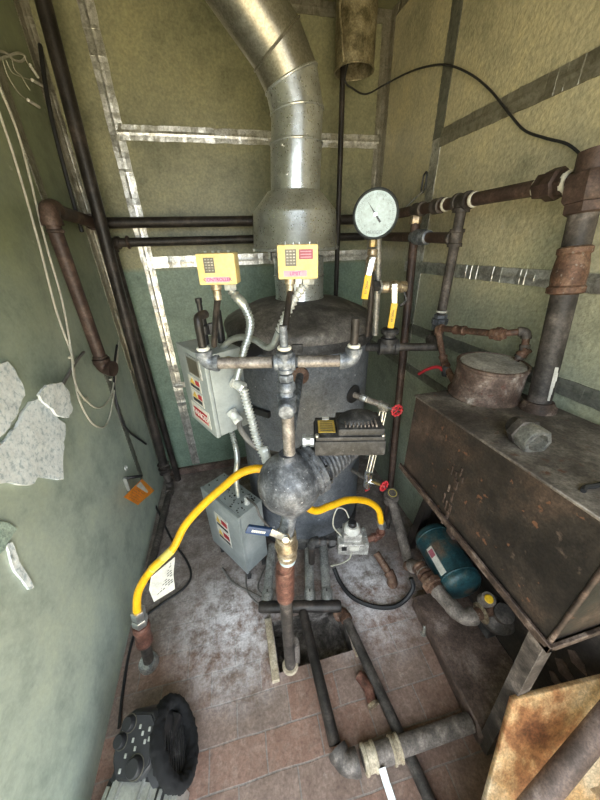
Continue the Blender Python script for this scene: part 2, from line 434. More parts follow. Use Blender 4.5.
def run(parent, pts, r, mat, emat=None, ext=2.0, name='pipe', ename='elbow', elbows=True):
    """straight pipes between corner points, an elbow at every corner"""
    pts = [V(p) for p in pts]; n = len(pts)
    for i in range(n - 1):
        a, b = pts[i], pts[i + 1]; d = (b - a).normalized()
        a2 = a + d * r * ext * .8 if i > 0 and elbows else a
        b2 = b - d * r * ext * .8 if i < n - 2 and elbows else b
        MB().cyl(a2, b2, r).build(name, mat, parent)
    if elbows:
        for i in range(1, n - 1): elbow(parent, pts[i - 1], pts[i], pts[i + 1], r, emat or mat, ext, ename)
def corrug(pts, r, pitch=.0105, seg=12, amp=.24):
    p = resample(smooth_path(pts, 14), pitch / 2)
    return MB().tube(p, [r * (1 + amp) if i % 2 else r * (1 - amp) for i in range(len(p))], seg)

# ================================================================== SETTING
XL, XR, YB, YF, ZC = -.665, .985, 2.05, -.42, 2.64
PX0, PX1, PY0, PY1 = .012, .352, .600, .80       # pit opening in the floor
m = MB()
xs = [XL - .06, PX0, PX1, XR + .06]; ys = [YF - .06, PY0, PY1, YB + .06]
for i in range(3):
    for j in range(3):
        if i == 1 and j == 1: continue
        vs = [m.bm.verts.new(V((x, y, 0))) for x, y in ((xs[i], ys[j]), (xs[i + 1], ys[j]), (xs[i + 1], ys[j + 1]), (xs[i], ys[j + 1]))]
        m.bm.faces.new(vs)
bmesh.ops.remove_doubles(m.bm, verts=m.bm.verts, dist=1e-5)
floor = struct(m, 'floor', 'brick_floor')
m = MB()
zb = -.15
for (a, b) in (((PX0, PY0), (PX1, PY0)), ((PX1, PY0), (PX1, PY1)), ((PX1, PY1), (PX0, PY1)), ((PX0, PY1), (PX0, PY0))):
    m.bm.faces.new([m.bm.verts.new(V(p)) for p in ((*a, 0), (*b, 0), (*b, zb), (*a, zb))])
m.bm.faces.new([m.bm.verts.new(V(p)) for p in ((PX0, PY0, zb), (PX1, PY0, zb), (PX1, PY1, zb), (PX0, PY1, zb))])
struct(m, 'floor_pit', 'pit_rubble')
T = .06
struct(MB().box((XL - T / 2, (YF + YB) / 2, ZC / 2), (T, 0, 0), (0, YB - YF, 0), (0, 0, ZC)), 'wall_left', 'paint_left')
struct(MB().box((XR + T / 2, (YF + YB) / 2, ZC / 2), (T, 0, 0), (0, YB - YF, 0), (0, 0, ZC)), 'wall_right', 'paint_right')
struct(MB().box(((XL + XR) / 2, YB + T / 2, ZC / 2), (XR - XL + 2 * T, 0, 0), (0, T, 0), (0, 0, ZC)), 'wall_back', 'paint_back')
struct(MB().box(((XL + XR) / 2, (YF + YB) / 2, ZC + T / 2), (XR - XL + 2 * T, 0, 0), (0, YB - YF + 2 * T, 0), (0, 0, T)), 'ceiling', 'paint_ceiling')
# front wall with the open doorway the picture is taken from
DX0, DX1, DZ = -.62, .62, 2.30
m = MB()
m.box(((XL + DX0) / 2 - T / 2, YF - T / 2, ZC / 2), (DX0 - XL + T, 0, 0), (0, T, 0), (0, 0, ZC))
m.box(((XR + DX1) / 2 + T / 2, YF - T / 2, ZC / 2), (XR - DX1 + T, 0, 0), (0, T, 0), (0, 0, ZC))
m.box(((DX0 + DX1) / 2, YF - T / 2, (ZC + DZ) / 2), (DX1 - DX0, 0, 0), (0, T, 0), (0, 0, ZC - DZ))
struct(m, 'wall_front', 'paint_left')
struct(MB().box(((XL + XR) / 2, YB - .012, .03), (XR - XL, 0, 0), (0, .024, 0), (0, 0, .06), .004), 'baseboard_back', 'brown_base')

# foil tape over the panel seams; a little crumpled relief
TN = [0]
def tape(p0, p1, w, nrm, mat='foil'):
    TN[0] += 1
    p0, p1, nrm = V(p0), V(p1), V(nrm).normalized()
    d = (p1 - p0); L = d.length; d.normalize(); s = nrm.cross(d).normalized()
    k = 6; m = MB(); g = []; cuts = [0.0]; rnd = random.Random(TN[0] * 13 + 5)
    while cuts[-1] < L: cuts.append(cuts[-1] + rnd.uniform(.012, .045))
    cuts[-1] = L
    for ci in range(len(cuts) - 1):                 # creased facets, each at its own small tilt
        a0, a1 = cuts[ci], cuts[ci + 1]
        t1, t2, t3 = rnd.uniform(-.09, .09), rnd.uniform(-.05, .05), rnd.uniform(-.05, .05)
        for a in (a0 + .0005, (a0 + a1) / 2, a1 - .0005):
            row = []
            for j in range(k + 1):
                lat = w * (j / k - .5); q = p0 + d * a + s * lat
                wob = noise.noise(q * 24) * .003 if j in (0, k) else 0
                h = .0032 + t1 * (a - (a0 + a1) / 2) + (t2 if j <= 3 else t3) * (abs(lat) - w / 4) + .0007 * noise.noise(q * 60) + (.0012 if j == 3 else 0)
                row.append(m.bm.verts.new(q + s * wob + nrm * max(.0008, min(.0075, h))))
            g.append(row)
    n = len(g) - 1
    for i in range(n):
        for j in range(k): m.bm.faces.new((g[i][j], g[i + 1][j], g[i + 1][j + 1], g[i][j + 1]))
    # rim down to the wall so the strip is a solid, not a sheet
    rim = [g[0][j] for j in range(k + 1)] + [g[i][k] for i in range(1, n + 1)] + [g[n][j] for j in range(k - 1, -1, -1)] + [g[i][0] for i in range(n - 1, 0, -1)]
    low = [m.bm.verts.new(v.co - nrm * ((v.co - p0).dot(nrm) + .0005)) for v in rim]
    for i in range(len(rim)): m.bm.faces.new((rim[i], rim[(i + 1) % len(rim)], low[(i + 1) % len(rim)], low[i]))
    return struct(m, 'trim_%d' % TN[0], mat, sharp=4)
NB, NL, NR = V((0, -1, 0)), V((1, 0, 0)), V((-1, 0, 0))
xt = P(133, 200, Y=YB).x
tz1 = P(240, 137, Y=YB).z; tz2 = P(200, 261, Y=YB).z; tz3 = P(178, 385, Y=YB).z
tape((xt, YB, .07), (xt, YB, tz2), .058, NB, 'foil')
tape((xt, YB, tz2), (xt, YB, ZC), .066, NB, 'foil')
tape((xt, YB - .001, tz1), (XR - .02, YB - .001, tz1), .060, NB)
tape((xt - .02, YB - .001, tz2), (XR - .02, YB - .001, tz2), .060, NB)
tape((xt - .03, YB - .001, tz3), (.06, YB - .001, tz3), .040, NB)
tape((XR - .022, YB, .07), (XR - .022, YB, ZC), .052, NB, 'foil_aged')
tape((XR, YB - .022, 1.35), (XR, YB - .022, ZC), .046, NR, 'foil_aged')
tape((XL + .018, YB, .07), (XL + .018, YB, ZC), .036, NB, 'foil_aged')
tape((XL, YB - .03, .0), (XL, YB - .03, ZC), .05, NL, 'foil_aged')
tape((.1, YB, ZC - .025), (XR - .01, YB, ZC - .025), .05, NB, 'foil_aged')
tape((XR, YB - .01, ZC - .02), (XR, .9, ZC - .02), .04, NR, 'foil_aged')
yt = P(430, 190, X=XR).y
rz1 = P(520, 100, X=XR).z; rz2 = P(520, 276, X=XR).z; rz3 = P(510, 364, X=XR).z; rz4 = P(426, 379, X=XR).z
tape((XR, yt, .3), (XR, yt, rz1), .060, NR, 'foil')
tape((XR, yt, rz1), (XR, yt, ZC), .066, NR, 'foil_painted')
t_a, t_b = P(441, 138, X=XR - .001), P(600, 61, X=XR - .001)
tape(t_a, t_b + (t_b - t_a) * 1.9, .060, NR, 'foil_aged')
t_a, t_b = P(405, 266, X=XR - .001), P(600, 284, X=XR - .001)
tape(t_a, t_b + (t_b - t_a) * .85, .050, NR, 'foil')
t_a, t_b = P(405, 326, X=XR - .001), P(600, 401, X=XR - .001)
tape(t_a, t_b + (t_b - t_a) * .85, .052, NR, 'foil_painted')
tape((XR - .001, YB - .03, rz4), (XR - .001, .7, rz4), .045, NR, 'foil_painted')
yl = P(22, 135, X=XL).y
tape((XL, yl, 1.66), (XL, yl, ZC), .055, NL, 'foil_aged')
tape((XL, yl - .03, .35), (XL, yl, 1.66), .050, NL, 'foil_painted')
struct(MB().box((PX0 - .019, (PY0 + PY1) / 2 - .01, .012), (.032, 0, 0), (0, PY1 - PY0 + .04, 0), (0, 0, .03), .004), 'trim_40', 'cream_wood')
struct(MB().box((PX1 + .016, (PY0 + PY1) / 2 - .03, .008), (.028, 0, 0), (0, PY1 - PY0, 0), (0, 0, .02), .004), 'trim_41', 'cream_wood')

# ================================================================== BOILER
EX = V((.970, -.243, 0)); EY = V((.243, .970, 0))
BC = V((.326, 1.40, 0)); BR = .332
boiler = thing('boiler', 'upright dark blue-grey cylindrical boiler with sooty lid in the middle of the room', 'boiler', BC)
ZL = 1.295
MB().lathe(BC, Z3, [(0, .13), (BR, .13), (BR, ZL), (0, ZL)], 64).build('shell', 'boiler_paint', boiler)
MB().lathe(BC, Z3, [(0, .10), (BR + .008, .10), (BR + .008, .17), (BR, .18), (BR - .02, .18)], 64).build('base_ring', 'cast_dark', boiler)
for a in (20, 110, 200, 290):
    e = V((math.cos(math.radians(a)), math.sin(math.radians(a)), 0)) * (BR - .05)
    MB().box(BC + e + Z3 * .056, (.05, 0, 0), (0, .05, 0), (0, 0, .11), .004).build('leg', 'cast_dark', boiler)
MB().lathe(BC, Z3, [(BR - .01, ZL - .045), (BR + .012, ZL - .045), (BR + .014, ZL - .04), (BR + .014, ZL - .004), (BR + .012, ZL), (BR - .01, ZL)], 64).build('band', 'cast_dark', boiler)
MB().lathe(BC, Z3, [(0, ZL - .005), (BR + .02, ZL), (BR + .022, ZL + .026), (BR + .012, ZL + .042), (BR - .03, ZL + .066), (.21, ZL + .105), (.13, ZL + .12), (0, ZL + .122)], 64).build('lid', 'boiler_lid', boiler)
for a in (205, 255, 300, 345):
    e = V((math.cos(math.radians(a)), math.sin(math.radians(a)), 0))
    t_ = V((-e.y, e.x, 0))
    MB().box(BC + e * (BR + .022) + Z3 * (ZL - .004), t_ * .04, e * .018, Z3 * .03, .003).build('lid_clamp', 'cast_dark', boiler)
MB().lathe(BC, Z3, [(.108, ZL + .11), (.112, ZL + .115), (.108, ZL + .13), (.108, ZL + .21), (.113, ZL + .215), (.108, ZL + .22), (.108, ZL + .29)], 44).build('flue_collar', 'duct', boiler)
def on_shell(px, py, r=BR):
    q = M3 @ V((px - 300, py - 400, F)); a = q.x ** 2 + q.y ** 2; b = -2 * (q.x * BC.x + q.y * BC.y); c = BC.x ** 2 + BC.y ** 2 - r * r
    D = b * b - 4 * a * c; t = (-b - math.sqrt(max(0, D))) / (2 * a); return EYE + q * t
p = on_shell(262, 411); n_ = V((p.x - BC.x, p.y - BC.y, 0)).normalized(); t_ = V((-n_.y, n_.x, 0))
MB().box(p + n_ * .01, t_ * .10, n_ * .02, Z3 * .03, .003).build('bracket', 'plastic_black', boiler)

# ---- flue: draft hood, vertical stack, gored elbow, sloping upper length
fx = V((BC.x - .012, BC.y, 0))
flue = thing('flue_pipe', 'shiny galvanized flue pipe with draft hood rising from the boiler lid', 'flue pipe', fx + Z3 * (ZL + .2))
hz = P(295, 250, Y=BC.y).z; ht = P(293, 192, Y=BC.y).z
MB().lathe(fx, Z3, [(.172, hz), (.179, hz), (.181, hz + .01), (.176, hz + .018), (.168, hz + .130), (.165, hz + .142), (.112, ht - .008), (.106, ht), (.104, ht), (.158, hz + .142), (.162, hz + .12), (.170, hz + .02), (.172, hz)], 48).build('draft_hood', 'duct', flue)
for a in (0, 120, 240):
    e = V((math.cos(math.radians(a + 30)), math.sin(math.radians(a + 30)), 0))
    MB().box(fx + e * .118 + Z3 * (hz - .0), V((-e.y, e.x, 0)) * .02, e * .012, Z3 * .08).build('hood_strap', 'galvanized', flue)
R1 = .094
p0 = P(295, 192, Y=BC.y); p1 = P(297, 112, Y=BC.y); p2 = P(291, 80, Y=BC.y); p3 = P(276, 45, Y=BC.y - .01)
p4 = P(252, 8, Y=BC.y - .03)
d = (p4 - p3).normalized(); pe = p3 + d * ((ZC - .03 - p3.z) / d.z)
def sect(a, b, na, nb, r, mat, nm):
    """a straight gore cut by the planes na and nb"""
    a, b = V(a), V(b); dr = (b - a).normalized(); u, w, _ = frame(dr); m = MB(); rings = []
    for c, nn, rr_ in ((a, na, r), (b, nb, r)):
        ring_ = []
        for k in range(40):
            t = 2 * math.pi * k / 40; q = c + (u * math.cos(t) + w * math.sin(t)) * rr_
            q = q + dr * ((c - q).dot(nn) / dr.dot(nn)); ring_.append(q)
        rings.append(ring_)
    A, B = ([m.bm.verts.new(q) for q in x] for x in rings)
    for k in range(40): m.bm.faces.new((A[k], A[(k + 1) % 40], B[(k + 1) % 40], B[k]))
    o = m.build(nm, mat, flue)
    m = MB(); m.tube(rings[1] + [rings[1][0]], .0042, 8, False); m.build('seam', mat, flue); return o
pts = [p0, p1, p2, p3, pe]; ds = [(b - a).normalized() for a, b in zip(pts, pts[1:])]
ns = [Z3] + [(ds[i] + ds[i + 1]).normalized() for i in range(3)] + [Z3]
mid = p0.lerp(p1, .62)
sect(p0 - Z3 * .02, mid, Z3, Z3, R1 + .002, 'duct', 'stack_pipe')
sect(mid, p1, Z3, ns[1], R1 - .001, 'duct', 'stack_pipe')
sect(p1, p2, ns[1], ns[2], R1, 'duct', 'elbow_gore')
sect(p2, p3, ns[2], ns[3], R1, 'duct_smoky', 'elbow_gore')
midu = p3.lerp(pe, .45)
sect(p3, midu, ns[3], ds[3], R1 - .002, 'duct_smoky', 'sloping_pipe')
sect(midu, pe, ds[3], Z3, R1 + .001, 'duct_smoky', 'sloping_pipe')
for px, py in ((281, 150), (309, 152), (286, 178)):
    q = P(px, py, Y=BC.y); nn = (EYE - q); nn.z = 0; nn.normalize()
    c0 = V((p0.x, p0.y, q.z)); dirv = (q - c0); dirv = V((dirv.x, 0, 0)) + nn * math.sqrt(max(.0001, R1 ** 2 - dirv.x ** 2)); dirv.normalize()
    MB().cyl(c0 + dirv * (R1 - .002), c0 + dirv * (R1 + .005), .004, seg=6).build('screw', 'steel', flue)

# ---- second vent and its thin black pipe
vy = 1.80
vb = P(354, 72, Y=vy)
vent = thing('vent_pipe', 'stained brown open-ended vent pipe hanging from the ceiling right of the flue', 'vent pipe', V((vb.x, vb.y, vb.z)))
rv = .088
m = MB(); m.tube([V((vb.x, vy, vb.z)), V((vb.x, vy, ZC - .002))], rv, 40, False); m.tube([V((vb.x, vy, ZC - .002)), V((vb.x, vy, vb.z))], rv - .003, 40, False)
m.build('duct', 'duct_brown', vent)
MB().torus((vb.x, vy, vb.z + .002), Z3, rv, .004, 40).build('rim', 'duct_brown', vent)
MB().tube([(vb.x - rv * .8, vy - rv * .6, vb.z + .01), (vb.x - rv - .008, vy - rv * .64, vb.z + .16), (vb.x - rv * .8, vy - rv * .6, ZC - .01)], .004, 6).build('seam', 'duct_brown', vent)
tb = P(342, 100, Y=1.86)
tag(MB().tube([(tb.x, 1.86, .0), (tb.x, 1.86, vb.z + .25)], .0135, 14).build('drip_pipe', 'black_pipe'), 'thin straight black pipe rising from behind the boiler into the open brown vent', 'pipe')

# ================================================================== LEFT SIDE PIPING
tp = P(165, 470, Y=1.86); tt = P(43, 0, Y=1.86)
ax = (tp.x + tt.x) / 2
bp = thing('riser_pipe', 'tall black pipe standing in the left back corner from floor to ceiling', 'pipe', (tp.x, 1.86, 0))
MB().tube([V((tp.x, 1.86, tp.z - .02)), V((tt.x, 1.86, tt.z)), V((tt.x, 1.86, tt.z)).lerp(V((tp.x, 1.86, tp.z)), -(ZC - tt.z) / (tt.z - tp.z))], .029, 22).build('pipe', 'black_pipe', bp)
coupling(bp, (tp.x, 1.86, tp.z), Z3, .030, .05, 'black_pipe')
e0 = V((tp.x, 1.86, tp.z - .03)); e1 = V((tp.x + .005, 1.85, .045))
run(bp, [e0, e1, V((e1.x - .03, 1.15, .030))], .022, 'old_iron', name='drain_pipe')
ring(bp, V((tp.x, 1.86, tp.z + .055)), Z3, .034, 'old_iron')

XS = -.60
EL = P(47, 208, X=XS); zA = EL.z
lowp = PV(92, 368, EL)
YP = 1.97
zB = P(185, 241, Y=YP).z
hp = thing('steam_pipe', 'brown steam pipe with drop leg on left wall and black run along the back wall', 'pipe', (XS, EL.y, lowp.z))
R = .0255
zA = P(180, 222, Y=YP).z
run(hp, [V((XS, EL.y, lowp.z)), EL, V((XS, YP, zA))], R, 'brown_pipe', ext=1.5)
corner = V((XS, YP, zA))
elbow(hp, EL, corner, V((.5, YP, zA)), R, 'brown_pipe', 1.3)
MB().cyl((XS + .04, YP, zA), (.86, YP, zA), R).build('pipe', 'black_pipe', hp)
elbow(hp, EL, lowp, V((lowp.x + .2, lowp.y - .06, lowp.z - .02)), R, 'brown_pipe', 1.1)
ring(hp, lowp + Z3 * .055, Z3, R, 'rusty_edge', .012)
ring(hp, EL - Z3 * .075, Z3, R, 'rusty_edge', .012)
rp_ = thing('return_pipe', 'black pipe on the back wall just below the steam pipe with corner drop', 'pipe', (P(118, 240, Y=YP).x, YP, .3))
xr_ = P(110, 240, Y=YP).x
run(rp_, [V((xr_, YP, .005)), V((xr_, YP, zB)), V((.88, YP, zB))], .0215, 'black_pipe', ext=1.4)
ring(rp_, V((xr_ + .085, YP, zB)), X3, .027, 'rusty_edge', .014)

# white bell wires on the left wall
def cable(name, pts, r, mat, label, cat='cable', group=None, sm=10, seg=8):
    return tag(MB().tube(pts, r, seg, True, sm).build(name, mat), label, cat, group)
XW = XL + .008
def L(px, py, x=XW): return P(px, py, X=x)
w = thing('bell_wire', 'twin white wire running down the left wall into two hanging loops', 'wire', L(100, 430))
MB().tube([L(-8, 92), L(15, 160), L(38, 240), L(56, 310), L(72, 356), L(75, 380), L(80, 402), L(93, 424), L(106, 425), L(113, 400), L(118, 355)], .0042, 8, True, 10).build('strand', 'cable_white', w)
MB().tube([L(-8, 70, XW + .006), L(20, 140, XW + .006), L(45, 240, XW + .01), L(62, 300, XW + .01), L(71, 350, XW + .006), L(74, 378, XW + .008), L(82, 396, XW + .008), L(98, 408), L(110, 398), L(115, 375), L(119, 340)], .0042, 8, True, 10).build('strand', 'cable_white', w)
for (x, y) in ((71, 357), (111, 379), (86, 399)):
    q = L(x, y); MB().box(q, (.014, 0, 0), (0, .022, 0), (0, 0, .012), .003).build('clip', 'cable_white', w)
w = thing('loose_wire', 'frayed bundle of thin pale wire ends with ferrules high on the left wall', 'wire', L(10, 70))
MB().tube([L(-6, 50), L(6, 53), L(14, 60), L(22, 61), L(25, 56), L(18, 53), L(8, 56), L(-4, 60)], .004, 8, True, 8).build('knot', 'cable_white', w)
for pts in ([(2, 58), (8, 76), (18, 92), (26, 99)], [(6, 60), (12, 72), (22, 77), (31, 80)], [(12, 60), (15, 70), (22, 76)], [(24, 55), (27, 62), (30, 66)], [(22, 77), (26, 84), (30, 90)]):
    MB().tube([L(x, y, XW + .004) for x, y in pts], .0016, 6, True, 6).build('strand', 'cable_white', w)
for a, b in (((28, 100), (39, 107)), ((32, 80), (43, 86)), ((30, 65), (38, 77))):
    MB().tube([L(*a, XW + .006), L(*b, XW + .006)], .0058, 10).build('ferrule', 'label_cream', w)
cable('wall_cable', [L(84, 352), L(76, 362), L(62, 386), L(56, 398)], .006, 'cable_grey', 'short grey cable crossing the left wall behind the brown drop leg')
cable('sagging_cable', [L(117, 345), L(114, 372), L(116, 400), L(126, 428), L(146, 444)], .0058, 'rubber', 'thin black cable sagging down the left wall beside the wire loops')
cable('corner_cable', [L(36, -3, XL + .03), L(42, 60, XL + .03), L(52, 120, XL + .03), L(70, 190, XL + .03), L(82, 232, XL + .03)], .009, 'rubber', 'black cable running down the taped left corner beside the tall pipe')

# peeling facing on the left wall
def slab(poly, x0, th, name, mat, label, cat='torn panel', curl=None, group=None):
    pts = [P(px, py, X=x0) for px, py in poly]
    m = MB(); f = m.bm.faces.new([m.bm.verts.new(q) for q in pts])
    bmesh.ops.triangulate(m.bm, faces=[f])
    for _ in range(4): bmesh.ops.subdivide_edges(m.bm, edges=[e for e in m.bm.edges if e.calc_length() > .035], cuts=1)
    bmesh.ops.triangulate(m.bm, faces=m.bm.faces[:])
    for v in m.bm.verts:
        v.co.x += .004 * noise.noise(v.co * 17) + .003
        if curl: v.co.x += curl(v.co)
    g = bmesh.ops.extrude_face_region(m.bm, geom=m.bm.faces[:])
    bmesh.ops.translate(m.bm, verts=[x for x in g['geom'] if isinstance(x, bmesh.types.BMVert)], vec=(th, 0, 0))
    return tag(m.build(name, mat, sharp=60), label, cat, group)
def jag(poly, amp=2.2, n=5):
    out = []
    for i, a in enumerate(poly):
        b = poly[(i + 1) % len(poly)]
        for k in range(n):
            t = k / n; out.append((a[0] + (b[0] - a[0]) * t + (random.uniform(-amp, amp) if k else 0), a[1] + (b[1] - a[1]) * t + (random.uniform(-amp, amp) if k else 0)))
    return out
slab(jag([(-26, 372), (2, 362), (10, 370), (20, 396), (10, 418), (-1, 434), (-26, 458)], 1.2), XL - .001, .012, 'torn_panel', 'peel_white', 'smooth white torn facing piece at the left picture edge, above the larger flake')
slab(jag([(27, 402), (34, 399), (62, 424), (60, 448), (59, 480), (50, 478), (40, 474), (25, 486), (-26, 482), (-26, 466), (2, 440), (14, 424)], 1.6), XL - .001, .010, 'torn_panel', 'peel_white', 'large ragged white facing flake peeling off the left wall', curl=lambda c: .02 * max(0, (1.05 - c.z)) )
slab(jag([(28, 396), (36, 386), (54, 383), (64, 392), (70, 408), (66, 418), (55, 416), (40, 405)], .8), XL + .03, .008, 'torn_panel', 'peel_white', 'curled white flap folding over the top of the large ragged flake', curl=lambda c: .04 * max(0, (c.z - 1.13) * 4))
slab(jag([(-20, 520), (2, 522), (14, 529), (6, 540), (0, 551), (-20, 566)], .8), XL - .001, .006, 'torn_panel', 'peel_green', 'pale green painted flake at the left picture edge low on the wall')
slab(jag([(2, 545), (8, 543), (16, 562), (31, 588), (26, 590), (12, 572)], .7, 4), XL - .002, .006, 'torn_panel', 'peel_white', 'narrow white tear running down from the pale green flake')

# orange card on its bracket
cx = XL + .05
c = P(139, 492, X=cx)
br_ = thing('wall_bracket', 'small pale metal bracket on the left wall holding a black cable stub', 'bracket', P(127, 480, X=XL))
MB().box(P(127, 484, X=XL + .010), (.018, 0, 0), (0, .016, 0), (0, 0, .085), .003).build('strap', 'aluminium', br_)
MB().torus(P(126, 468, X=XL + .012), X3, .014, .004, 18).build('eye', 'aluminium', br_)
MB().tube([P(127, 478, X=XL + .02), P(134, 477, X=XL + .05), P(141, 476, X=XL + .06)], .009, 10, True, 5).build('cable_stub', 'rubber', br_)
card = thing('warning_tag', 'orange diamond-hung warning card dangling beside the left wall above the floor cable', 'tag', c)
q = [P(x, y, X=cx + dx) for x, y, dx in ((124, 497, 0), (142, 479, .02), (154.5, 490.5, .03), (138, 505, .01))]
nrm = (q[1] - q[0]).cross(q[3] - q[0]).normalized()
if nrm.dot(EYE - c) < 0: nrm = -nrm
MB().prism(q, -nrm * .0015).build('card', 'orange_card', card)
u_ = (q[1] - q[0]); w_ = (q[3] - q[0])
MB().prism([q[0] + u_ * .60 + w_ * .04 + nrm * .0006, q[0] + u_ * .86 + w_ * .04 + nrm * .0006, q[0] + u_ * .70 + w_ * .93 + nrm * .0006, q[0] + u_ * .62 + w_ * .93 + nrm * .0006], nrm * .0006).build('white_stripe', 'paper', card)
m = MB()
for k in range(5):
    t = .10 + k * .10
    a = q[0] + u_ * t + w_ * .14 + nrm * .0008; b = q[0] + u_ * t + w_ * (.86 - .1 * (k % 2)) + nrm * .0008
    n_ = 8
    for j in range(n_):
        if (j * 7 + k * 3) % 5 == 0: continue
        m.box(a.lerp(b, (j + .5) / n_), (b - a) / n_ * .8, u_.normalized() * .0028, nrm * .0006)
m.build('small_print', 'label_red', card)

# yellow gas hose, left stub to gas valve, passing behind the float bowl
stub = thing('gas_stub', 'rusty capped pipe stub standing on the floor under the left hose end', 'pipe', (-.545, .77, 0))
s0 = V((-.545, .77, 0)); s1 = P(138, 612, Y=.77)
dS = (s1 - s0).normalized(); LS = (s1 - s0).length
MB().lathe(s0, Z3, [(0, 0), (.040, 0), (.040, .022), (.034, .034), (.02, .036), (0, .036)], 22).build('foot', 'galvanized', stub)
MB().cyl(s0 + dS * .02, s0 + dS * LS * .62, .021).build('pipe', 'old_iron', stub)
coupling(stub, s0 + dS * LS * .62, dS, .024, LS * .34, 'copper_brown')
MB().hexn(s0 + dS * LS * .80, s0 + dS * LS * .90, .029).build('hex_nut', 'steel', stub)
MB().hexn(s0 + dS * LS * .91, s0 + dS * LS * 1.04, .026).build('hex_nut', 'steel', stub)
hose = thing('gas_hose', 'bright yellow flexible gas hose looping from the floor stub behind the float bowl', 'hose', s0)
hpts = [s1, s1 + dS * .035, P(139, 590, Y=.785), P(152, 569, Y=.80), P(172, 550, Y=.83), P(184, 527, Y=.86), P(200, 508, Y=.87), P(222, 488, Y=.87), P(243, 472, Y=.86), P(266, 470, Y=.84), P(290, 488, Y=.82), P(312, 510, Y=.82), P(330, 506, Y=.84), P(348, 500, Y=.86), P(366, 501, Y=.88), P(378, 509, Y=.90), P(381, 522, Y=.90)]
MB().tube(hpts, .0148, 18, True, 8).build('tubing', 'hose_yellow', hose)
he = hpts[-1]; hd = (hpts[-1] - hpts[-2]).normalized()
MB().hexn(he - hd * .005, he + hd * .04, .022).build('end_nut', 'steel', hose)
a = P(152, 570, Y=.79); b = P(174, 554, Y=.81)
MB().tube([P(151.5, 569.5, Y=.80), P(172, 550, Y=.83)], .0162, 18).build('sleeve_label', 'label_yellow', hose)
qq = [P(151, 577, Y=.785), P(175, 557, Y=.81), P(173.5, 575, Y=.79), P(175, 589, Y=.775), P(154, 602, Y=.755), P(149, 590, Y=.765)]
nrm = (qq[1] - qq[0]).cross(qq[4] - qq[0]).normalized()
if nrm.dot(EYE - qq[0]) < 0: nrm = -nrm
MB().prism(qq, -nrm * .0012).build('paper_tag', 'paper', hose)
m = MB(); o_ = qq[0].lerp(qq[4], .05); uu = (qq[1] - qq[0]); ww = (qq[4] - qq[0])
for k in range(9):
    for j in range(7):
        if (j * 5 + k * 7) % 4 == 0: continue
        t = .10 + k * .09; s = .10 + j * .115
        m.box(qq[0] + ww * t + uu * s * .98 + nrm * .0007, uu * .09, ww.normalized() * .0034, nrm * .0008)
m.build('small_print', 'ink', hose)
fc = [P(152, 498, Z=.06), P(160, 515, Z=.02), P(172, 540, Z=.008), P(186, 560, Z=.007), P(191, 575, Z=.007), P(184, 588, Z=.007), P(160, 605, Z=.007), P(140, 622, Z=.007), P(130, 650, Z=.007), P(123, 690, Z=.007), P(119, 728, Z=.007)]
cable('floor_cable', fc, .0062, 'rubber', 'black cable snaking over the floor from the orange card along the left wall')

# ================================================================== CONTROL CABINETS
def cabinet(root, N, Fp, Bp, zb, mat, inset=.0):
    """N near top corner, Fp far end of the door's top edge, Bp back corner; zb = bottom height"""
    u = (Fp - N); u.z = 0; w = (Bp - N); w.z = 0; w = (w - u * (u.dot(w) / u.dot(u)))
    h = N.z - zb; n = -w.normalized()
    c = N + u / 2 + w / 2 - Z3 * h / 2
    MB().box(c, u, w, Z3 * h, .004).build('body', 'cabinet_grey', root)
    d = MB(); cd = N + u / 2 - Z3 * h / 2 + n * .008
    d.box(cd, u * 1.02, n * .014, Z3 * (h * 1.01), .004)
    door = d.build('door', 'cabinet_grey', root)
    return c, u, w, h, n, door
def on_door(N, u, n, h, s, t, off=.0155):          # s from near edge 0..1, t from the top 0..1
    return N + u * s - Z3 * h * t + n * off
N = P(207, 356, Y=.85); Fp = P(180, 342, Z=N.z); Bp = P(243, 348, Z=N.z)
cab = thing('control_cabinet', 'grey electrical control cabinet with warning stickers mounted on the left of the boiler', 'cabinet', (N.x, N.y, P(218, 437, Y=.85).z))
c, u, w, h, n, door = cabinet(cab, N, Fp, Bp, P(218, 437, Y=.85).z, 'cabinet_grey')
un = -u.normalized()                                # reading direction on the door (far -> near)
def plate(parent, nm, mat, s0, s1, t0, t1, off=.0155, th=.0012):
    cc = on_door(N, u, n, h, (s0 + s1) / 2, (t0 + t1) / 2, off)
    return MB().box(cc, u * (s1 - s0), n * th, Z3 * h * (t1 - t0)).build(nm, mat, parent)
fr = plate(door, 'window_frame', 'cabinet_dusty', .14, .62, .06, .29, .0155, .006)
plate(door, 'window_display', 'label_dark', .19, .57, .085, .265, .019, .002)
for (t0, t1) in ((.33, .49), (.51, .68)):
    plate(door, 'warning_sticker', 'paper', .28, .72, t0, t1)
    plate(door, 'warning_bar', 'ink', .33, .67, t0 + .10, t1 - .025, .0165)
    a0 = on_door(N, u, n, h, .68, t0 + .09, .0162); a1 = on_door(N, u, n, h, .46, t0 + .09, .0162); a2 = on_door(N, u, n, h, .57, t0 + .015, .0162)
    MB().prism([a0, a1, a2], n * .0008).build('warning_triangle', 'label_amber', door)
    plate(door, 'warning_text', 'ink_red', .31, .45, t0 + .02, t0 + .08, .0165)
plate(door, 'danger_label', 'paper', .16, .84, .71, .94)
plate(door, 'danger_panel', 'ink_red', .24, .76, .76, .90, .0165)
MB().text('DANGER', on_door(N, u, n, h, .5, .83, .0175), un, Z3, .030).build('danger_text', 'paper', door)
wn = w.normalized(); sidep = lambda a, t, off=0: N + w * a - Z3 * h * t + un * off
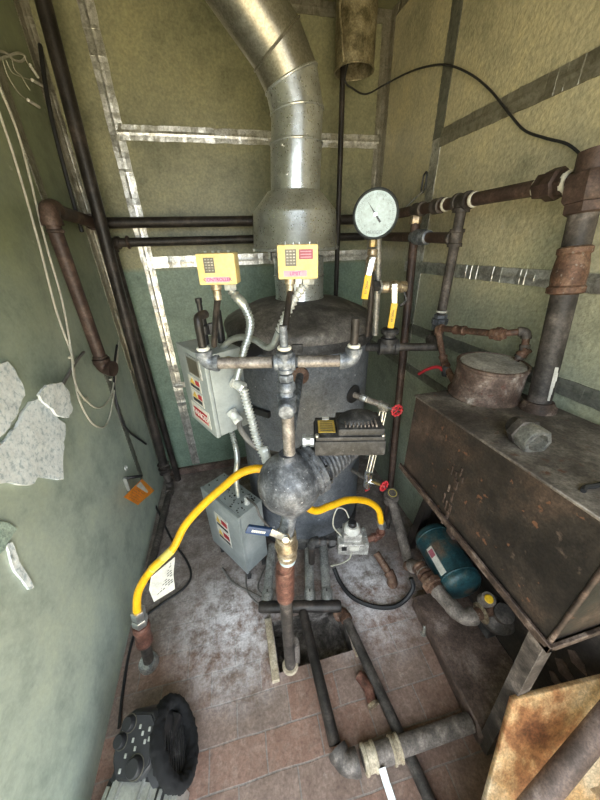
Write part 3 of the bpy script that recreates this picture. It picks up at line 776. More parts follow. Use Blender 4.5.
def conn(parent, p, d, r=.016, nm='conduit_connector'):
    d = V(d).normalized(); p = V(p)
    m = MB().hexn(p, p + d * .012, r * 1.25); m.cyl(p + d * .01, p + d * .04, r)
    m.hexn(p + d * .03, p + d * .046, r * 1.15)
    return m.build(nm, 'conduit_white', parent)
k1 = sidep(.62, .36); k2 = sidep(.42, .72); k0 = N + u * .35 + w * .75
conn(cab, k1, un + V((.5, 0, -.6)), .016); conn(cab, k2, un * .8 + V((.2, 0, -.8)), .015)
MB().hexn(sidep(.55, .10), sidep(.55, .10, .012), .012).build('knockout_plug', 'brass', cab)
arm_a = N + u * .5 + w - Z3 * h * .3
q_ = V((arm_a.x - BC.x, arm_a.y - BC.y, 0)).normalized()
MB().box((arm_a + (BC + q_ * BR + Z3 * arm_a.z)) / 2, ((BC + q_ * BR + Z3 * arm_a.z) - arm_a) * 1.02, u * .12, Z3 * .04).build('mounting_arm', 'plastic_black', cab)
# black pilot switch standing on the cabinet lid
sw = thing('pressure_switch', 'small black finned switch standing on top of the grey control cabinet', 'switch', N + u * .55 + w * .45)
b0 = N + u * .55 + w * .45; 
MB().lathe(b0, Z3, [(0, 0), (.010, 0), (.010, .03), (.016, .032), (.020, .035), (.020, .06), (.013, .064), (.013, .09), (.008, .094), (.008, .125), (.010, .128), (.010, .14), (0, .14)], 18).build('housing', 'plastic_black', sw)
MB().box(b0 + V((.024, 0, .048)), (.02, 0, 0), (0, .02, 0), (0, 0, .035), .004).build('side_cap', 'plastic_dark', sw)
b0 = N + u * .45 + w * .85
MB().lathe(b0, Z3, [(0, 0), (.012, 0), (.012, .10), (.006, .105), (.006, .12), (0, .12)], 14).build('stem', 'plastic_black', sw)

# lower grey box on the floor
N2 = P(240, 517, Y=1.02); F2 = P(203, 486, Z=N2.z); B2 = P(267, 504, Z=N2.z)
zb2 = P(249, 572, Y=1.02).z
jb = thing('junction_box', 'dusty grey steel box standing on the floor behind the blue valve handle', 'electrical box', (N2.x, N2.y, 0))
N_, = (N2,)
c2, u2, w2, h2, n2, door2 = cabinet(jb, N2, F2, B2, zb2, 'cabinet_dusty')
def plate2(parent, nm, mat, s0, s1, t0, t1, off=.0155, th=.0012):
    return MB().box(on_door(N2, u2, n2, h2, (s0 + s1) / 2, (t0 + t1) / 2, off), u2 * (s1 - s0), n2 * th, Z3 * h2 * (t1 - t0)).build(nm, mat, parent)
plate2(door2, 'warning_sticker', 'paper', .33, .70, .25, .72)
for t0 in (.27, .50):
    a0 = on_door(N2, u2, n2, h2, .68, t0 + .13, .0165); a1 = on_door(N2, u2, n2, h2, .54, t0 + .13, .0165); a2 = on_door(N2, u2, n2, h2, .61, t0 + .02, .0165)
    MB().prism([a0, a1, a2], n2 * .0008).build('warning_triangle', 'label_amber', door2)
    plate2(door2, 'warning_bar', 'ink', .36, .67, t0 + .15, t0 + .19, .0165)
    plate2(door2, 'warning_text', 'ink_red', .36, .52, t0 + .03, t0 + .11, .0165)
for a, b in ((.1, .1), (.9, .1), (.1, .9), (.9, .9)):
    q = N2 + u2 * a + w2 * b
    MB().box(V((q.x, q.y, zb2 / 2)), (.02, 0, 0), (0, .02, 0), (0, 0, zb2)).build('foot', 'cast_dark', jb)
j0 = N2 + u2 * .35 + w2 * .55; j1 = N2 + u2 * .12 + w2 * .55
conn(jb, j1, Z3, .012)
m = MB()
for i in range(60):
    a, b = random.random() * .9 + .05, random.random() * .9 + .05
    m.box(N2 + u2 * a + w2 * b + Z3 * .001, un * random.uniform(.003, .01), w2.normalized() * random.uniform(.003, .008), Z3 * .003)
o = m.build('grit', 'dirt_dark', jb); o['kind'] = 'stuff'

# ================================================================== CONTROL HEADER + CONTROLLERS
TC = P(285, 362, Y=.65)
HR = .0135
hl = TC - EX * .186; hr = TC + EX * .158
hdr = thing('control_header', 'weathered galvanized pipe cross with arms carrying the yellow controllers in front of boiler', 'pipe header', TC - Z3 * .3)
tee(hdr, TC, EX, Z3, HR, 'fitting_grey', 3.6, 'cross', True)
lt = PV(203, 318, hl); rt = PV(357, 318, hr)
run(hdr, [TC - EX * .03, hl, hl + Z3 * .03], HR, 'pipe_weathered', 'fitting_grey', 1.6)
run(hdr, [TC + EX * .03, hr, hr + Z3 * .03], HR, 'pipe_weathered', 'fitting_grey', 1.6)
ring(hdr, hl + Z3 * .036, Z3, HR * .9); ring(hdr, hr + Z3 * .036, Z3, HR * .9); ring(hdr, TC + Z3 * .034, Z3, HR)
MB().tube([hl + Z3 * .03, hl + Z3 * .06, lt - Z3 * .012, lt + EY * .008, lt + EX * .010 + EY * .03 + Z3 * .002], .0095, 12, True, 6).build('siphon', 'black_pipe', hdr)
MB().tube([hr + Z3 * .03, rt], .0095, 12).build('stub_pipe', 'black_pipe', hdr)
MB().tube([TC + Z3 * .03, TC + Z3 * .085], .0095, 12).build('stub_pipe', 'fitting_grey', hdr)
u0 = TC - Z3 * .045
MB().hexn(TC - Z3 * .030, TC - Z3 * .048, .019).build('reducer', 'fitting_grey', hdr)
MB().lathe(TC - Z3 * .115, Z3, [(0, 0), (.019, 0), (.022, .008), (.022, .022), (.017, .03), (.017, .04), (.023, .046), (.023, .058), (.018, .066), (0, .07)], 20).build('union', 'fitting_grey', hdr)
T2 = PV(284, 403, TC)
mfl = on_shell(300, 375, BR)
tee(hdr, T2, Z3, EY * -1, .0165, 'fitting_grey', 2.7)
MB().lathe(T2 - EY * .022, -EY, [(0, 0), (.024, 0), (.024, .008), (.021, .014), (.021, .022), (.017, .026), (0, .027)], 20).build('plug', 'fitting_grey', hdr)
MB().lathe(V((mfl.x, mfl.y, mfl.z)) - EY * .012, EY, [(0, 0), (.036, 0), (.036, .012), (0, .012)], 26).build('flange', 'rust_pipe', hdr)
MB().cyl(mfl, V((TC.x, TC.y, mfl.z)) + EX * .0, .015).build('equalizer_pipe', 'fitting_grey', hdr)
bt = PV(287, 460, TC)
MB().cyl(T2 - Z3 * .02, bt - Z3 * .01, .0165).build('drop_pipe', 'pipe_weathered', hdr)

def controller(name, label, pc, body_w, body_h, title, tsize, extra=False, stem_to=None, sx=-.012, group='yellow pressure controllers'):
    root = thing(name, label, 'pressure controller', pc - Z3 * body_h * .6, group)
    ex = EX * .985 + Z3 * 0.0; n = -EY
    b = MB().box(pc, ex * body_w, EY * .046, Z3 * body_h, .004).build('cover', 'controller_yellow', root)
    f = pc + n * .0232
    MB().box(f + ex * (-body_w * .17) + Z3 * body_h * .13, ex * body_w * .27, n * .0012, Z3 * body_h * .48).build('data_plate', 'label_dark', root)
    m = MB()
    for k in range(5):
        for j in range(3):
            m.box(f + n * .001 + ex * (body_w * (-.25 + j * .08)) + Z3 * body_h * (.31 - k * .085), ex * body_w * .055, n * .0005, Z3 * body_h * .04)
    m.build('scale_marks', 'galvanized_dull', root)
    lw = .62 if not extra else .58
    lx = .0 if not extra else -.07
    MB().box(f + ex * body_w * lx - Z3 * body_h * .33, ex * body_w * lw, n * .0012, Z3 * body_h * .18).build('name_label', 'label_pink', root)
    MB().text(title, f + n * .0009 + ex * body_w * lx - Z3 * body_h * .33, ex, Z3, tsize).build('label_text', 'ink_purple', root)
    if extra:
        MB().box(f + ex * body_w * .20 + Z3 * body_h * .22, ex * body_w * .34, n * .0012, Z3 * body_h * .28).build('caution_label', 'label_red', root)
        m = MB()
        for k in range(3): m.box(f + n * .001 + ex * body_w * .20 + Z3 * body_h * (.30 - k * .08), ex * body_w * .26, n * .0005, Z3 * body_h * .022)
        m.build('caution_text', 'label_pink', root)
    for sx_ in (-.3, -.1, .05, .3):
        MB().cyl(pc + ex * body_w * sx_ + Z3 * body_h * .5, pc + ex * body_w * sx_ + Z3 * (body_h * .5 + .004), .003, seg=8).build('screw', 'steel', root)
    s = pc + ex * sx - Z3 * body_h * .5
    MB().lathe(s, -Z3, [(0, 0), (.012, 0), (.012, .012), (.009, .014), (.009, .034), (.006, .036), (0, .036)], 14).build('stem_nut', 'brass_dirty', root)
    if stem_to is not None: MB().tube([s - Z3 * .03, s.lerp(stem_to, .5) + V((.002, 0, 0)), stem_to], .0075, 10, True, 4).build('stem_tube', 'black_pipe', root)
    cn = pc + ex * body_w * .24 - Z3 * body_h * .5
    MB().hexn(cn, cn - Z3 * .014, .015).build('conduit_nut', 'conduit_white', root)
    return root, cn
pc = P(219, 268.5, Y=.74)
c1r, cn1 = controller('pressure_controller', 'yellow controller box on the left with a pink CONTROLLER strip', pc, .084, .062, 'CONTROLLER', .0095, stem_to=P(214, 346, Y=.80), sx=-.012)
pc2 = P(298, 261.5, Y=.72)
c2r, cn2 = controller('pressure_controller', 'yellow controller box in front of the draft hood with a pink LIMIT strip', pc2, .090, .069, 'LIMIT', .0105, True, stem_to=TC + Z3 * .075 + EX * .004, sx=-.020)

# flexible conduits
def flex(pts, r, mat, label, sm=None, cor=True, group=None):
    mb = corrug(pts, r) if cor else MB().tube(pts, r, 10, True, 10)
    return tag(mb.build('flexible_conduit', mat), label, 'conduit', group)
flex([cn1 - Z3 * .012, cn1 + EX * .012 - Z3 * .03, P(243, 304, Y=.76), P(250, 320, Y=.78), P(249, 334, Y=.80), P(244, 350, Y=.82), P(240, 366, Y=.84), P(237, 378, Y=.86)], .0095, 'conduit', 'corrugated conduit curving from the CONTROLLER box down the side of the grey cabinet')
flex([cn2 - Z3 * .012, P(303, 287, Y=.72), P(296, 297, Y=.71), P(287, 313, Y=.71), P(279, 332, Y=.72)], .0095, 'conduit_white', 'corrugated white conduit slanting down from the LIMIT box towards the header')
flex([P(279, 332, Y=.72), P(273, 345, Y=.74), P(266, 347, Y=.78), P(255, 340, Y=.82), P(243, 337, Y=.86), P(231, 340, Y=.90), P(223, 347, Y=.92), k0 - Z3 * .005], .0092, 'conduit', 'smooth grey conduit arching from the LIMIT conduit over to the cabinet top', cor=False)
a1 = k1 + (un + V((.5, 0, -.6))).normalized() * .045
bend = P(289, 488, Y=.66)
flex([a1, P(246, 400, Y=.84), P(252, 420, Y=.82), P(256, 437, Y=.79), P(264, 455, Y=.75), P(271, 463, Y=.72)], .0125, 'conduit_white', 'white corrugated conduit running from the cabinet side down to the float bowl')
a2 = k2 + (un * .8 + V((.2, 0, -.8))).normalized() * .045
cable('power_cable', [a2, P(241, 430, Y=.81), P(250, 442, Y=.79), P(262, 450, Y=.77), P(276, 454, Y=.76), P(296, 455, Y=.77), P(316, 452, Y=.78)], .0085, 'cable_grey', 'thick dark cable looping from the cabinet side behind the drop pipe')
flex([N + u * .35 + w * .6 - Z3 * h, P(237, 455, Y=.93), P(236, 475, Y=1.0), j0 + Z3 * .0], .009, 'conduit', 'thin grey conduit dropping from the cabinet to the box on the floor')
cable('box_cable', [j1 + Z3 * .04, P(256, 506, Y=1.0), P(260, 516, Y=.98), P(268, 526, Y=1.0), P(276, 532, Y=1.02)], .0052, 'cable_grey', 'dark cable leaving the top of the dusty grey floor box')

# ================================================================== LOW WATER CUT-OFF
BW = P(287, 482, Y=.66)
BW.x = (bt.x + BW.x) / 2; BW.y = bt.y + .002
lw = thing('low_water_cutoff', 'grey cast float bowl with ribbed neck and black switch box in front of boiler', 'water cutoff', BW - Z3 * .12)
rb = .092
prof = [(0, .112), (.024, .112), (.026, .102), (.030, .092)]
for k in range(1, 15):
    a = math.radians(68 - k * 8.4); prof.append((rb * math.cos(a) ** .8, (.090 if a > 0 else .082) * math.sin(a)))
prof += [(.050, -.080), (.036, -.084), (.034, -.112), (0, -.112)]
prof = [(r_, h_) for r_, h_ in prof]
MB().lathe(BW, Z3, prof, 44).build('bowl', 'cast_grey', lw)
an = (EX * .80 + Z3 * .18 + EY * .52).normalized()
fo = BW + an * .058
MB().lathe(fo, an, [(0, 0), (.070, 0), (.078, .004), (.078, .014), (.072, .018), (.072, .022), (.078, .026), (.078, .036), (.070, .040), (0, .040)], 44).build('flange', 'cast_grey', lw)
for k in range(8):
    a = 2 * math.pi * k / 8 + .2; f1, f2, _ = frame(an); q = fo + (f1 * math.cos(a) + f2 * math.sin(a)) * .067
    MB().hexn(q - an * .008, q + an * .048, .0075).build('bolt', 'cast_dark', lw)
prof = [(0, 0), (.062, 0)]
for k in range(7):
    h0 = .004 + k * .0145; r0 = .060 - k * .0022
    prof += [(r0 - .012, h0), (r0 - .012, h0 + .007), (r0, h0 + .009), (r0, h0 + .015)]
prof += [(.044, .13), (.030, .15), (0, .15)]
MB().lathe(fo + an * .045, an, prof, 36).build('ribbed_neck', 'cast_grey', lw)
sb = P(347.5, 437, Y=.68)
bx, bn = EX, EY
MB().box(sb, bx * .198, bn * .115, Z3 * .050, .006).build('switch_box', 'cast_dark', lw)
lid = MB(); lid.box(sb + Z3 * .030, bx * .190, bn * .108, Z3 * .014, .004); o_lid = lid.build('switch_box_lid', 'cast_dark', lw)
m = MB()
m.box(sb + Z3 * .046 + bx * .030, bx * .128, bn * .096, Z3 * .026, .007)
m.ball(sb + Z3 * .056 + bx * .028 + bn * .012, .055, (1.1, .78, .40))
hump = m.build('raised_cover', 'cast_dark', lw)
m = MB()
for k in range(9):
    m.box(sb + Z3 * .062 + bx * (-.012 + k * .0105) - bn * .008, bx * .0042, bn * .062, Z3 * .008, .0015)
m.build('cooling_rib', 'dusty_iron', lw)
tl = sb + Z3 * .0385 - bx * .063
MB().box(tl, bx * .048, bn * .062, Z3 * .0016).build('yellow_label', 'label_amber', lw)
m = MB()
for k in range(5): m.box(tl + Z3 * .0012 + bn * (.022 - k * .011), bx * .036, bn * .004, Z3 * .0006)
m.build('label_lines', 'label_dark', lw)
MB().box(tl + bn * .042 + Z3 * .001, bx * .02, bn * .014, Z3 * .002).build('white_label', 'label_cream', lw)
for a in (-.092, .09):
    MB().cyl(sb + bx * a - bn * .047 + Z3 * .036, sb + bx * a - bn * .047 + Z3 * .042, .006, seg=10).build('screw', 'steel', lw)
q = sb - bx * .099 - bn * .012 - Z3 * .004
m = MB().hexn(q, q - bx * .012, .018); m.cyl(q - bx * .012, q - bx * .030, .014); m.hexn(q - bx * .024, q - bx * .034, .018)
m.build('box_connector', 'conduit_white', lw)
q2 = BW + (P(270, 464, Y=.70) - BW).normalized() * .088
conn(lw, q2, (P(266, 456, Y=.72) - q2), .014)

# ================================================================== BLOWDOWN VALVE AND PIPE
ft = P(290.5, 668, Z=-.02)
vt = BW - Z3 * .112
b0 = P(286.5, 545, Y=BW.y - .01)
bdp = thing('blowdown_pipe', 'brown elbow and vertical dark pipe running from brass valve down into the floor pit', 'pipe', V((ft.x, ft.y, -.06)))
pb = V((ft.x, ft.y, -.075))
et = P(285, 590, Y=ft.y + .02); eu = P(285, 569, Y=ft.y + .035)
MB().cyl(pb, et, .0235).build('pipe', 'old_iron', bdp)
MB().tube([pb + V((.022, .02, .03)), pb + V((.026, .03, .17)), pb + V((.026, .03, .20))], [.026, .026, .022], 18).build('sleeve', 'dusty_iron', bdp)
sp_ = smooth_path([b0 - Z3 * .075, eu + Z3 * .02, eu, et, et - Z3 * .035], 6); nn = len(sp_)
MB().tube(sp_, [.026 + .0075 * min(1, i / (nn * .45)) for i in range(nn)], 22).build('elbow', 'copper_brown', bdp)
MB().tube([pb + V((.0, -.0, .055)), pb + V((0, 0, .06)), pb + V((0, 0, .08)), pb + V((0, 0, .085))], [.030, .035, .035, .030], 22).build('collar', 'cream_wood', bdp)
bv = thing('ball_valve', 'brass ball valve with blue lever below the grey float bowl', 'valve', b0 - Z3 * .058)
MB().lathe(b0 - Z3 * .058, Z3, [(0, 0), (.030, 0), (.034, .004), (.034, .02), (.030, .024), (.032, .04), (.038, .052), (.038, .066), (.032, .078), (.030, .09), (.034, .094), (.034, .112), (.030, .116), (0, .116)], 24).build('body', 'brass_dirty', bv)
MB().tube([b0 - Z3 * .056, b0 - Z3 * .062, b0 - Z3 * .078], [.029, .031, .028], 20).build('tape_seal', 'gauge_face', bv)
MB().cyl(vt + Z3 * .012, b0 + Z3 * .05, .024).build('nipple', 'fitting_grey', bv)
sn = (-EY + Z3 * .25).normalized()
hs = P(286, 538, Y=b0.y - .055)
MB().cyl(b0 + Z3 * .01, hs, .012).build('stem', 'brass', bv)
MB().hexn(hs, hs + sn * .010, .012).build('stem_nut', 'steel', bv)
g1 = P(271, 532, Y=hs.y - .005); g0 = P(246.5, 528.5, Y=hs.y - .005)
uu = (g0 - g1).normalized(); up_ = sn.cross(uu).normalized()
MB().box((hs + g1) / 2, (g1 - hs) * 1.1, up_ * .022, sn * .004, .001).build('lever', 'steel', bv)
MB().box((g0 + g1) / 2, (g1 - g0), up_ * .026, sn * .013, .005).build('lever_sleeve', 'handle_blue', bv)
tr = -uu; m = MB()
for k in range(7): m.box((g0 + g1) / 2 + sn * .0068 + tr * (-.018 + k * .006), tr * .0042, up_ * .0075, sn * .0008)
m.build('lever_lettering', 'label_cream', bv)

# ================================================================== BURNER MANIFOLD
mz = .098
ml = P(259, 607, Z=mz); mr = P(341, 606, Z=mz)
md = (mr - ml).normalized(); mp_ = V((-md.y, md.x, 0))
bm_ = thing('burner_manifold', 'black horizontal burner manifold with three grey tubes over the floor pit', 'manifold', (ml + mr) / 2 - Z3 * mz)
MB().tube([ml, ml + md * .012, mr - md * .012, mr], [.022, .026, .026, .022], 20).build('manifold', 'black_pipe', bm_)
for px, py, qx, qy in ((267, 600, 274, 546), (310, 600, 310, 546), (327, 598, 324.5, 546)):
    a = P(px, py, Z=mz); t_ = (a - ml).dot(md); a = ml + md * t_ + mp_ * .025
    b = a + mp_ * .30
    MB().cyl(a, b, .0235).build('burner_tube', 'tube_grey', bm_)
    MB().tube([a - mp_ * .01, a + mp_ * .005, a + mp_ * .045, a + mp_ * .055], [.020, .028, .028, .0235], 18).build('mixer_cap', 'tube_grey', bm_)
    MB().hexn(a - mp_ * .012, a + mp_ * .006, .014).build('orifice', 'brass_dirty', bm_)
    qh = a + mp_ * .035 + Z3 * .0275
    MB().box(qh, md * .006, mp_ * .014, Z3 * .003).build('air_slot', 'dirt_dark', bm_)
for t_ in (.12, .86):
    q = ml.lerp(mr, t_)
    MB().cyl(V((q.x, q.y, -.0)) + mp_ * .045 + V((0, 0, 0)), q + mp_ * .03 + Z3 * -.005, .012).build('support', 'old_iron', bm_)

# black pipes over the floor at the front
fp = thing('floor_pipe', 'black pipe running forward from the manifold to a rusty elbow and white union on bricks', 'pipe', P(345, 765, Z=0))
fa = P(303, 612, Z=mz); fb = P(335, 745, Z=.045); fe = P(345, 766, Z=.042); fg = P(402, 747, Z=.042); fh = P(470, 722, Z=.05)
MB().cyl(fa, fb, .022).build('pipe', 'black_pipe', fp)
elbow(fp, fb, fe, fg, .026, 'old_iron', 1.1)
MB().cyl(fe.lerp(fg, .3), fh, .029).build('pipe', 'dusty_iron', fp)
coupling(fp, fe.lerp(fg, .42), fg - fe, .030, .05, 'cream_wood'); coupling(fp, fe.lerp(fg, .88), fg - fe, .029, .035, 'cream_wood'); MB().cyl(fe.lerp(fg, .42), fe.lerp(fg, .9), .034).build('union_sleeve', 'dusty_iron', fp)
fq = thing('floor_pipe', 'grey black pipe crossing the bricks from the pit edge toward the bottom of the picture', 'pipe', P(430, 790, Z=0))
ga = P(343, 612, Z=.03); gb = P(432, 805, Z=.022); 
run(fq, [ga - mp_ * -.0 - md * .06 - Z3 * .05, ga, gb.lerp(ga, -.15)], .021, 'old_iron', 'rust_pipe', 1.2)

# fittings dropped on the bricks
el = thing('loose_elbow', 'loose copper-coloured pipe elbow lying on the bricks between the two floor pipes', 'pipe fitting', P(368, 690, Z=0))
q0, q1, q2_ = P(363, 680, Z=.022), P(369, 690, Z=.024), P(371, 700, Z=.022)
MB().tube([q0 + V((-.012, .02, 0)), q0, q1, q2_, q2_ + V((.002, -.012, 0))], [.020, .021, .021, .019, .022], 16, True, 0).build('bend', 'copper_brown', el)
MB().tube([q2_ + V((.002, -.010, 0)), q2_ + V((.003, -.020, 0))], .0245, 16).build('lip', 'brass_dirty', el)
st = [P(382, 768, Z=.07), P(386, 782, Z=.03), P(392, 800, Z=.006), P(397, 818, Z=.004)]
m = MB(); side = V((.012, 0, 0))
for a, b in zip(st, st[1:]):
    m.prism([a - side, a + side, b + side, b - side], Z3 * .002)
tag(m.build('plastic_strip', 'peel_white'), 'pale plastic strip hanging from the white union onto the bricks', 'strip')

# ================================================================== GAS VALVE GROUP
GV = P(352, 541, Y=.92)
gv = thing('gas_valve', 'pale die-cast gas valve with black knob standing on pipe under the yellow hose', 'gas valve', GV - Z3 * .06)
e1 = EX; e2 = EY
MB().box(GV, e1 * .150, e2 * .10, Z3 * .075, .006).build('body', 'valve_cast', gv)
MB().box(GV + Z3 * .055 - e1 * .004 + e2 * .004, e1 * .088, e2 * .075, Z3 * .060, .006).build('head', 'valve_cast', gv)
kc = GV + Z3 * .085 - e1 * .006
m = MB().lathe(kc, Z3, [(0, 0), (.040, 0), (.038, .02), (.030, .034), (0, .034)], 22); m.build('turret', 'white_dirty', gv)
MB().lathe(kc + Z3 * .03, Z3, [(0, 0), (.021, 0), (.020, .022), (.016, .026), (0, .026)], 18).build('knob', 'plastic_black', gv)
for a, b in ((-.06, -.04), (.06, -.04), (-.06, .04), (.06, .04), (-.065, .0), (.065, .0)):
    MB().cyl(GV + e1 * a + e2 * b + Z3 * .034, GV + e1 * a + e2 * b + Z3 * .044, .006, seg=10).build('screw', 'steel', gv)
MB().box(GV + e1 * .004 - e2 * .051 + Z3 * .012, e1 * .044, e2 * .002, Z3 * .03).build('white_label', 'paper', gv)
MB().box(GV - e1 * .046 - e2 * .051 + Z3 * .01, e1 * .025, e2 * .003, Z3 * .026).build('terminal_block', 'plastic_black', gv)
for k in range(4): MB().box(GV + e1 * (.034 + k * .010) - e2 * .051, e1 * .005, e2 * .008, Z3 * .06).build('fin', 'valve_cast', gv)
gp = thing('gas_pipe', 'black horizontal gas pipe with hex fittings joining the valve to the burner tubes', 'pipe', P(305, 541, Y=.92) - Z3 * .03)
ga_ = GV - e1 * .055; gb_ = ga_ - e1 * .15
MB().cyl(ga_ + e1 * .006, gb_, .017).build('pipe', 'black_pipe', gp)
MB().hexn(ga_ - e1 * .03, ga_ - e1 * .062, .027).build('hex_bushing', 'cast_dark', gp)
MB().hexn(ga_ - e1 * .075, ga_ - e1 * .105, .024).build('hex_bushing', 'cast_dark', gp)
run(gp, [gb_ + e1 * .02, gb_, V((gb_.x, gb_.y, mz + .03))], .017, 'black_pipe', 'cast_dark', 1.4)
hb = he + hd * .03
gi = thing('gas_inlet', 'copper-brown elbow and pipe joining the right end of the yellow hose to gas valve', 'pipe', V((hb.x, hb.y, .1)))
gz = GV.z + .0
c0 = V((hb.x + .004, hb.y + .01, gz + .005))
run(gi, [hb - Z3 * .0, c0, GV + e1 * .058], .016, 'copper_brown', 'copper_brown', 1.7)
cable('pilot_tube', [GV - e1 * .05 + Z3 * .03, P(333, 525, Y=.95), P(337, 509, Y=.97), P(345, 510, Y=.97), P(349, 518, Y=.94)], .0035, 'cable_white', 'thin white tube curling above the pale gas valve', 'tube')
cable('igniter_lead', [GV - EY * .045 - Z3 * .02, P(351, 555, Y=.875), P(349, 559, Y=.89), P(342, 563, Y=.88), P(331, 566, Y=.86)], .0035, 'cable_white', 'short white lead dangling below the pale gas valve', 'wire')
cable('floor_hose', [P(334, 568, Z=.05), P(340, 582, Z=.02), P(352, 597, Z=.014), P(372, 606, Z=.013), P(392, 607, Z=.013), P(405, 600, Z=.03), P(413, 588, Z=.08), P(411, 578, Z=.12)], .0115, 'rubber', 'black rubber hose curving over the floor right of the manifold', 'hose')
for i, (pts, r_) in enumerate((([(222, 568), (232, 582), (250, 592), (262, 598)], .006), ([(246, 572), (247, 590), (254, 600), (262, 606)], .004), ([(268, 562), (262, 574), (258, 588), (266, 598)], .004))):
    cable('floor_wire', [P(x, y, Z=.012 + .006 * i) for x, y in pts], r_, 'cable_grey', ['thick grey wire on the floor below the dusty grey box', 'thin grey wire hanging from the near corner of the floor box', 'thin grey wire looping beside the leftmost burner tube'][i], 'wire')

# ================================================================== PRESSURE GAUGE
G = P(375.5, 214.5, Y=1.02)
gn = (V((EYE.x, EYE.y, 0)) - V((G.x, G.y, 0))).normalized(); gr = V((-gn.y, gn.x, 0))
if gr.x < 0: gr = -gr
GR = .0665
pg = thing('pressure_gauge', 'round dial pressure gauge with pale face and black rim on a brass stem', 'gauge', G - Z3 * (GR + .03))
MB().lathe(G - gn * .035, gn, [(0, 0), (GR * .8, 0), (GR, .006), (GR + .004, .03), (GR + .004, .044), (GR - .001, .048), (GR - .004, .040), (0, .040)], 48).build('case', 'gauge_rim', pg)
MB().cyl(G + gn * .003, G + gn * .0065, GR - .004, seg=48).build('dial', 'gauge_face', pg)
fc_ = G + gn * .0075
m = MB()
for k in range(51):
    a = math.radians(225 - k * 270 / 50); e = gr * math.cos(a) + Z3 * math.sin(a); s = gr * -math.sin(a) + Z3 * math.cos(a)
    L_ = .007 if k % 5 == 0 else .004
    m.box(fc_ + e * (GR * .80), e * L_, s * (.0014 if k % 5 == 0 else .0008), gn * .0006)
m.build('tick_marks', 'ink_grey', pg)
m = MB()
for k in range(11):
    a = math.radians(225 - k * 27); e = gr * math.cos(a) + Z3 * math.sin(a)
    m.text(str(k), fc_ + e * GR * .66, gr, Z3, .0085)
m.text('psi', fc_ - Z3 * GR * .38, gr, Z3, .009)
m.text('MEXICO', fc_ - Z3 * GR * .74, gr, Z3, .0135)
m.build('dial_lettering', 'ink_grey', pg)
nd = (P(366.5, 199, Y=1.02) - G).normalized(); nd = (nd - gn * nd.dot(gn)).normalized(); nsd = gn.cross(nd)
m = MB().prism([fc_ + nd * .044 + gn * .002, fc_ + nsd * .0022 + gn * .002, fc_ - nd * .012 + nsd * .003 + gn * .002, fc_ - nd * .027 + nsd * .003 + gn * .002, fc_ - nd * .027 - nsd * .003 + gn * .002, fc_ - nd * .012 - nsd * .003 + gn * .002, fc_ - nsd * .0022 + gn * .002], gn * .001)
m.build('needle', 'gauge_rim', pg)
MB().cyl(fc_, fc_ + gn * .005, .0055, seg=14).build('hub', 'chrome', pg)
MB().hexn(G - Z3 * (GR + .002), G - Z3 * (GR + .024), .012).build('stem', 'brass', pg)
gx = V((G.x, G.y, 0))

def lever_valve(name, label, b, axis, n, h0, h1, h2, text, rbody=.016, Lb=.055, hw=.017, tsz=.0105):
    """b body centre, axis of the bore, n towards the viewer, lever h0 -> h1 steel, h1 -> h2 sleeve"""
    root = thing(name, label, 'valve', b - Z3 * .03)
    a = V(axis).normalized(); r = rbody
    MB().lathe(b - a * Lb / 2, a, [(0, 0), (r * .95, 0), (r * 1.05, .004), (r * 1.05, Lb * .25), (r * .85, Lb * .3), (r * 1.15, Lb * .42), (r * 1.15, Lb * .58), (r * .85, Lb * .7), (r * 1.05, Lb * .75), (r * 1.05, Lb - .004), (r * .95, Lb), (0, Lb)], 20).build('body', 'brass_dirty', root)
    MB().cyl(b, b + n * (r * 1.9), r * .5).build('stem', 'brass', root)
    MB().hexn(h0 - n * .001, h0 + n * .007, r * .55).build('lever_nut', 'chrome', root)
    d1 = (h1 - h0).normalized(); sd = n.cross(d1).normalized()
    MB().box((h0 + h1) / 2 - d1 * .004, (h1 - h0) + d1 * .020, sd * hw * .8, n * .004, .0015).build('lever', 'chrome', root)
    d2 = (h2 - h1).normalized(); sd = n.cross(d2).normalized()
    sl = MB().box((h1 + h2) / 2, (h2 - h1), sd * hw, n * .009, .003).build('lever_sleeve', 'handle_yellow', root)
    MB().text(text, (h1 + h2) / 2 + n * .0048, d2, n.cross(d2), tsz, depth=.0005).build('sleeve_lettering', 'ink', root)
    return root
gnv = gn
v1 = PV(371, 260, gx)
lever_valve('gauge_valve', 'brass valve with yellow lever directly below the dial gauge', v1, Z3, gn, v1 + gn * .030 - Z3 * .002, P(368.5, 275, Y=v1.y - .03), P(364.5, 299, Y=v1.y - .03), 'WOG 1/2', .016, .066, .023)
sg = thing('gauge_siphon', 'black and grey pipes rising behind the boiler lid to carry the dial gauge', 'pipe', P(367, 335, Y=1.06))
MB().tube([v1 - Z3 * .025, P(371, 300, Y=1.03), P(367, 336, Y=1.06)], .0095, 12).build('tube', 'black_pipe', sg)
MB().tube([P(378, 238, Y=1.09), P(378, 270, Y=1.09), P(375, 335, Y=1.09)], .0125, 12).build('grey_pipe', 'galvanized_dull', sg)
MB().hexn(P(370, 286, Y=1.06), P(378, 286, Y=1.07), .020).build('union_nut', 'cast_dark', sg)
MB().lathe(P(378, 287, Y=1.08), X3, [(0, 0), (.024, 0), (.024, .008), (0, .008)], 20).build('flange', 'galvanized', sg)
v2 = P(394, 287, Y=1.07)
lever_valve('drain_valve', 'horizontal brass valve with yellow lever to the right of the gauge valve', v2, EX, gn, v2 + gn * .032, P(394.5, 303, Y=v2.y - .03), P(390.5, 328, Y=v2.y - .03), 'WOG 3/4', .020, .090, .024)
